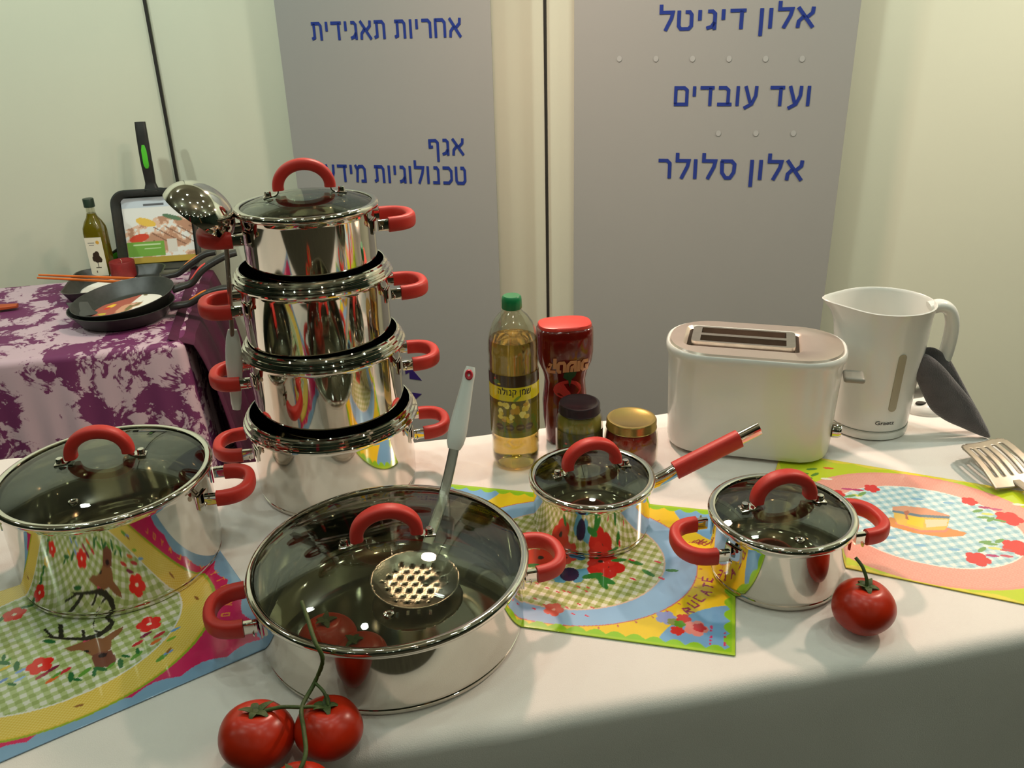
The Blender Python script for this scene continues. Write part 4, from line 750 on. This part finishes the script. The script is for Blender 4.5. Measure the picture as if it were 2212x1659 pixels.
def inside(u, v):
    du = max(abs(u-.5)-.30, 0)/.20; dv = max(.14-v, 0)/.14
    return du*du+dv*dv <= 1.02
for i in range(nu_+1):
    for j in range(nv_+1):
        if inside(i/nu_, j/nv_): vid[i, j] = bm.verts.new(bil(i/nu_, j/nv_))
for i in range(nu_):
    for j in range(nv_):
        q = [(i, j), (i+1, j), (i+1, j+1), (i, j+1)]; u, v = (i+.5)/nu_, (j+.5)/nv_
        if not all(k in vid for k in q): continue
        if .14 < v < .80 and any(abs(u-c_) < .034 for c_ in (.18, .34, .50, .66, .82)): continue
        bm.faces.new([vid[k] for k in q])
me = bpy.data.meshes.new('blade'); bm.to_mesh(me); bm.free(); me.materials.append(BRUSH2); me.shade_smooth(); o = bpy.data.objects.new('blade', me); COL.objects.link(o); o.parent = tr; o['label'] = 'flat steel blade with five slots'; md = o.modifiers.new('s', 'SOLIDIFY'); md.thickness = .0022
hd_ = (C_+D_)/2-D_; dr = ((C_+D_)/2-(A_+B_)/2); dr[2] = 0; dr /= np.linalg.norm(dr)
sweep('neck', smooth_path([tuple(hd_-dr*.01), tuple(hd_+dr*.02+[0, 0, .002]), tuple(hd_+dr*.05+[0, 0, .010]), tuple(hd_+dr*.10+[0, 0, .014])], 5), sec(.014, .004, 12, .6), BRUSH2, tr, scales=None)
sweep('handle', [tuple(hd_+dr*(.10+.10*s)+[0, 0, .014-.004*s]) for s in np.linspace(0, 1, 8)], sec(.024, .015, 16, .8), WHITEP, tr, scales=[.6, .9, 1, 1, .95, .9, .8, .6])
# ------------------------------------------------------------------ things on the lace table
def fpan(name, label, c, R, h, ang, accent, hl=.17, rise=.045, group=None):
    t = thing(name, label, 'pan', c, (0, 0, ang), group)
    lathe('body', [(0, 0), (R*.74, 0), (R*.80, .004), (R*.97, h*.9), (R, h-.001), (R, h), (R-.002, h+.0006), (R-.005, h-.002), (R*.80, .009), (R*.74, .0055), (0, .0055)], BLACKP, t, 80, angle=40)
    hp = smooth_path([(R-.006, 0, h*.70), (R+.02, 0, h*.78), (R+.05, 0, h*.9), (R+.09, 0, h+rise*.5), (R+hl*.8, 0, h+rise*.92), (R+hl, 0, h+rise)], 5); n = len(hp)
    g = sweep('handle', hp, sec(.034, .019, 16, .7), BLKH, t, scales=[.95]*6+[.85+.15*math.sin(i/(n-6)*pi) for i in range(n-6)])
    if accent: k = int(n*.42); ps = [np.array(p)+[-.002, 0, .0098] for p in hp[k:k+7]]; sweep('handle_inset', ps, sec(.017, .004, 12, .7), accent, g, scales=[.5, .9, 1, 1, 1, .9, .5], label='coloured inset')
    return t
ORG = mat('orange_inset', (236, 128, 40), .4, noise=(20, .95)); RED_ = mat('coral_inset', (226, 70, 66), .4, noise=(20, .95)); GRN = mat('green_inset', (86, 190, 50), .4, noise=(20, .95))
pc = G(258, 690, PZ); fa = math.radians(14)
pcen = G(268, 668, PZ+.03)
fpan('frying_pan', 'lower black frying pan of the stacked pair on the lace cloth, orange handle inset', (pcen[0]-.004, pcen[1], PZ+.003), .142, .042, math.radians(2), ORG, rise=.035)
up = fpan('frying_pan', 'upper black frying pan of the stacked pair, holding a printed food card', (pcen[0]+.004, pcen[1]+.012, PZ+.022), .140, .046, math.radians(16), RED_, hl=.19, rise=.055); up.rotation_euler = (.05, -.11, math.radians(16))
def card1(U, V):
    X, Y = (U-.5)*2, (V-.5)*2; C = np.zeros(U.shape+(3,)); C[:] = (232, 226, 214); C[(X < -.05) & (Y > -.9)] = (170, 90, 74); m = noise2(U, V, 9, 8); C[(X > -.25) & (X < .35) & (m > .48) & (Y < .35)] = (206, 150, 120); C[(X > .0) & (X < .3) & (m > .6)] = (120, 110, 70)
    C[ell(X, Y, -.62, .28, .12, .16)] = (236, 190, 60); C[ell(X, Y, -.66, .1, .09, .12)] = (206, 60, 40); C[ell(X, Y, -.6, -.4, .14, .1)] = (190, 170, 60); return C
def disc_print(name, R, z, paint, parent, clip=None, nn=60):
    def pos(U, V): X, Y = (U-.5)*2, (V-.5)*2; x = X*np.sqrt(1-Y*Y/2); y = Y*np.sqrt(1-X*X/2); return x*R, y*R, np.full_like(U, z)
    o = printed(name, nn, nn, pos, paint, PRINTM, parent); md = o.modifiers.new('s', 'SOLIDIFY'); md.thickness = .0006; return o
cd1 = thing('food_card', 'round printed food card lying in the upper frying pan', 'card', (pcen[0]+.004, pcen[1]+.012, PZ+.022+.0095), (.05, -.11, -.1)); disc_print('card_sheet', .100, 0, card1, cd1)
sweep('folded_flap', [(-.135, -.01, .034), (-.115, -.03, .014), (-.085, -.045, .004)], sec(.062, .0012, 8, .3), mat('dark_card', (72, 74, 70), .6, noise=(20, .9)), cd1, ref=(.5, 0, .8))
# square griddle pan lying behind
def sqpan(t, L, h, accent, ribs=False, hl=.17, rise=.05):
    lo = [rrl(L*.80, L*.80, .03, 0), rrl(L*.86, L*.86, .035, .004), rrl(L*.985, L*.985, .045, h-.002), rrl(L, L, .046, h), rrl(L*.965, L*.965, .042, h), rrl(L*.84, L*.84, .032, .010), rrl(L*.80, L*.80, .028, .006)]
    mk('body', *loft_vf(lo), BLACKP, t, angle=40)
    hp = smooth_path([(L/2-.006, 0, h*.7), (L/2+.02, 0, h*.8), (L/2+.05, 0, h*.95), (L/2+.09, 0, h+rise*.45), (L/2+hl*.8, 0, h+rise*.9), (L/2+hl, 0, h+rise)], 5); n = len(hp)
    g = sweep('handle', hp, sec(.034, .018, 16, .6), BLKH, t, scales=[1.4, 1.3, 1.2, 1.1, 1]+[.95+.1*math.sin(i/(n-5)*pi) for i in range(n-5)])
    k = int(n*.48); ps = [np.array(p)+[-.001, 0, .0088] for p in hp[k:k+7]]; sweep('handle_inset', ps, sec(.017, .004, 12, .6), accent, g, scales=[.5, .95, 1, 1, 1, .95, .5], label='coloured inset')
    return g
sq = G(238, 612, PZ+.03); sqt = thing('griddle_pan', 'square black griddle pan lying behind the frying pans, with the olive oil bottle in it', 'pan', (sq[0]+.01, sq[1]+.02, PZ+.003), (0, 0, .22)); sqpan(sqt, .275, .038, ORG, hl=.17, rise=.055)
def wc(U, V): C = np.zeros(U.shape+(3,)); C[:] = (236, 232, 222); return C
cd2 = thing('white_card', 'white paper card in the square griddle pan under the oil bottle', 'card', (sq[0]+.01, sq[1]+.02, PZ+.0105), (0, 0, .22)); disc_print('card_sheet', .105, 0, wc, cd2, nn=30)
# leaning grill pans
lp = G(358, 590, PZ); lean = math.radians(76)
def leanpan(px, py, dy, L, acc, label, yaw=.16, tilt=lean):
    b = G(px, py, PZ); t = thing('grill_pan', label, 'pan', (b[0], b[1]+dy, PZ+.004), (0, 0, yaw))
    q = bpy.data.objects.new('x', None); 
    t.matrix_world = Matrix.Translation((b[0], b[1]+dy, PZ+.004)) @ Matrix.Rotation(yaw, 4, 'Z') @ Matrix.Rotation(tilt, 4, 'X') @ Matrix.Translation((0, L/2, 0)) @ Matrix.Rotation(pi/2, 4, 'Z')
    return t, sqpan(t, L, .042, acc, hl=.205, rise=.02)
gp1, _ = leanpan(357, 585, .0, .262, GRN, 'square black grill pan standing upright against the wall with a food picture card')
def card2(U, V):
    X, Y = (U-.5)*2, (V-.5)*2; C = np.zeros(U.shape+(3,)); C[:] = (226, 226, 220); C[Y > .7] = (196, 206, 214); m = noise2(U, V, 10, 3); 
    f = (Y < .22+.2*np.sin(X*2+1)) ; C[f & (m > .42)] = (222, 186, 160); C[f & (m > .55)] = (186, 140, 112); C[(np.abs(np.sin(X*9+Y*14)) < .25) & (Y < .1) & (Y > -.5) & (X > -.2)] = (120, 84, 66)
    C[ell(X, Y, -.35, .25, .3, .12, -.3)] = (230, 190, 80); C[ell(X, Y, .45, .36, .3, .07, -.3)] = (90, 120, 90); C[ell(X, Y, -.6, -.22, .3, .12, .2)] = (206, 70, 44)
    C[(X < .12) & (X > -1) & (Y < -.33) & (Y > -.78)] = (112, 162, 62); C[(X < 0) & (X > -.8) & (np.abs(Y+.43) < .02)] = (190, 214, 160); C[(X < 0) & (X > -.5) & (np.abs(Y+.55) < .02)] = (190, 214, 160); C[Y < -.82] = (176, 150, 60); C[(X > .2) & (X < .5) & (Y < -.3) & (Y > -.7)] = (214, 208, 196); C[(np.abs(X+.05) < .3) & (np.abs(Y-.78) < .03)] = (90, 92, 96)
    return C
# card in pan frame: pan local x points up the pan, y to the left
def pos2(U, V): x = (V-.5)*.212; y = -(U-.5)*.212; r = .03; return x, y, np.full_like(U, .0115)
fc = thing('picture_card', 'printed food picture card filling the upright grill pan', 'card'); fc.matrix_world = gp1.matrix_world.copy()
o = printed('card_sheet', 90, 90, pos2, card2, PRINTM, fc); md = o.modifiers.new('s', 'SOLIDIFY'); md.thickness = .0008
gp2 = thing('grill_pan', 'grill pan hidden behind the upright one, only its green-inset handle showing', 'pan')
gb = G(357, 585, PZ); gp2.matrix_world = Matrix.Translation((gb[0], gb[1], PZ+.004)) @ Matrix.Rotation(.16, 4, 'Z') @ Matrix.Rotation(lean, 4, 'X') @ Matrix.Translation((.0, .150, -.046)) @ Matrix.Rotation(math.radians(212), 4, 'Z'); sqpan(gp2, .195, .040, GRN, hl=.17, rise=-.01)
# olive oil bottle
ov = G(226, 604, PZ); ot = thing('olive_oil_bottle', 'square olive oil bottle with a tree label, standing on the lace table', 'bottle', (ov[0], ov[1]+.01, PZ+.0115), (0, 0, .05))
OG = mat('olive_oil_glass', (126, 112, 22), .06, noise=(4, .8), coat=.5, trans=.35)
lo = [rrl(.054, .054, .010, 0), rrl(.060, .060, .013, .003), rrl(.062, .062, .014, .02), rrl(.062, .062, .014, .145), rrl(.060, .060, .016, .160), rrl(.050, .050, .020, .178), rrl(.034, .034, .0165, .192), rrl(.0285, .0285, .0140, .200), rrl(.0270, .0270, .0130, .204)]
mk('bottle_body', *loft_vf(lo), OG, ot, angle=60); lathe('neck', [(.0135, .203), (.0132, .228), (.0120, .228), (.0120, .204)], CLEAR, ot, 32, closed=True)
lathe('cap', [(0, .250), (.0155, .250), (.0165, .248), (.0165, .224), (.0150, .223), (0, .2235)], mat('dark_green_cap', (40, 58, 44), .4, noise=(30, .9)), ot, 32, label='dark green screw cap')
def ol(U, V):
    X, Y = (U-.5)*2, (V-.5)*2; C = np.zeros(U.shape+(3,)); C[:] = (226, 218, 196); T_ = (50, 36, 24)
    for a, b, r in ((0, -.05, .42), (-.3, -.1, .25), (.35, -.15, .25), (.1, .12, .28), (-.15, .08, .25)): C[ell(X, Y, a, b, r, r*.62)] = T_
    C[(np.abs(X) < .06) & (Y < -.2) & (Y > -.56)] = T_; C[ell(X, Y, 0, -.56, .35, .03)] = T_; C[ell(X, Y, .45, .74, .22, .10)] = (212, 160, 60); C[(X < .1) & (X > -.7) & (np.abs(Y-.72) < .03)] = (130, 130, 120); C[(X < .0) & (X > -.6) & (np.abs(Y-.60) < .025)] = (150, 140, 130); C[(np.abs(X+.3) < .06) & (np.abs(Y+.78) < .06)] = (90, 60, 50); return C
printed('label', 50, 90, lambda U, V: (-.026+.052*U, np.full_like(U, -.0317), .008+.125*V), ol, PRINTM, ot)
# candle
cb = G(264, 601, PZ+.012); ca_ = thing('red_candle', 'squat dark red pillar candle beside the olive oil bottle', 'candle', (cb[0], cb[1]+.02, PZ+.0115))
lathe('wax', [(0, 0), (.036, 0), (.0385, .003), (.0385, .050), (.037, .0525), (.034, .052), (.030, .047), (0, .045)], mat('dark_red_wax', (134, 30, 28), .55, noise=(40, .85), bump=.3, bscale=250), ca_, 48, angle=50)
sweep('wick', [(0, 0, .045), (.001, 0, .052), (-.003, 0, .058)], sec(.002, .002, 8, 1), mat('pale_wick', (214, 170, 150), .8, noise=(30, .9)), ca_, ref=(0, 1, 0))
# chopsticks
OS = mat('orange_lacquer', (226, 112, 40), .35, noise=(12, .85))
for (a, b), lb in ((((84, 594), (290, 602)), 'orange lacquered chopstick resting over the griddle rim, upper of the pair'), (((81, 600), (300, 611)), 'orange red chopstick resting over the griddle rim, lower of the pair')):
    z = PZ+.052; p = G(*a, z); q = G(*b, z+.006); t = thing('chopstick', lb, 'chopstick', tuple(p), group='orange chopsticks'); sweep('stick', [(0, 0, 0), tuple((q-p)/2), tuple(q-p)], sec(.008, .008, 12, .7), OS, t, scales=[.7, 1, 1.15])
p = G(-40, 668, PZ+.012); q = G(38, 660, PZ+.012); t = thing('wooden_spatula', 'orange wooden utensil end at the left edge on the lace cloth', 'spatula', tuple(p)); sweep('handle', [(0, 0, 0), tuple((q-p)*.5), tuple(q-p)], sec(.034, .014, 12, .5), mat('orange_wood', (190, 84, 40), .5, noise=(10, .85)), t, scales=[1.1, 1, .7])
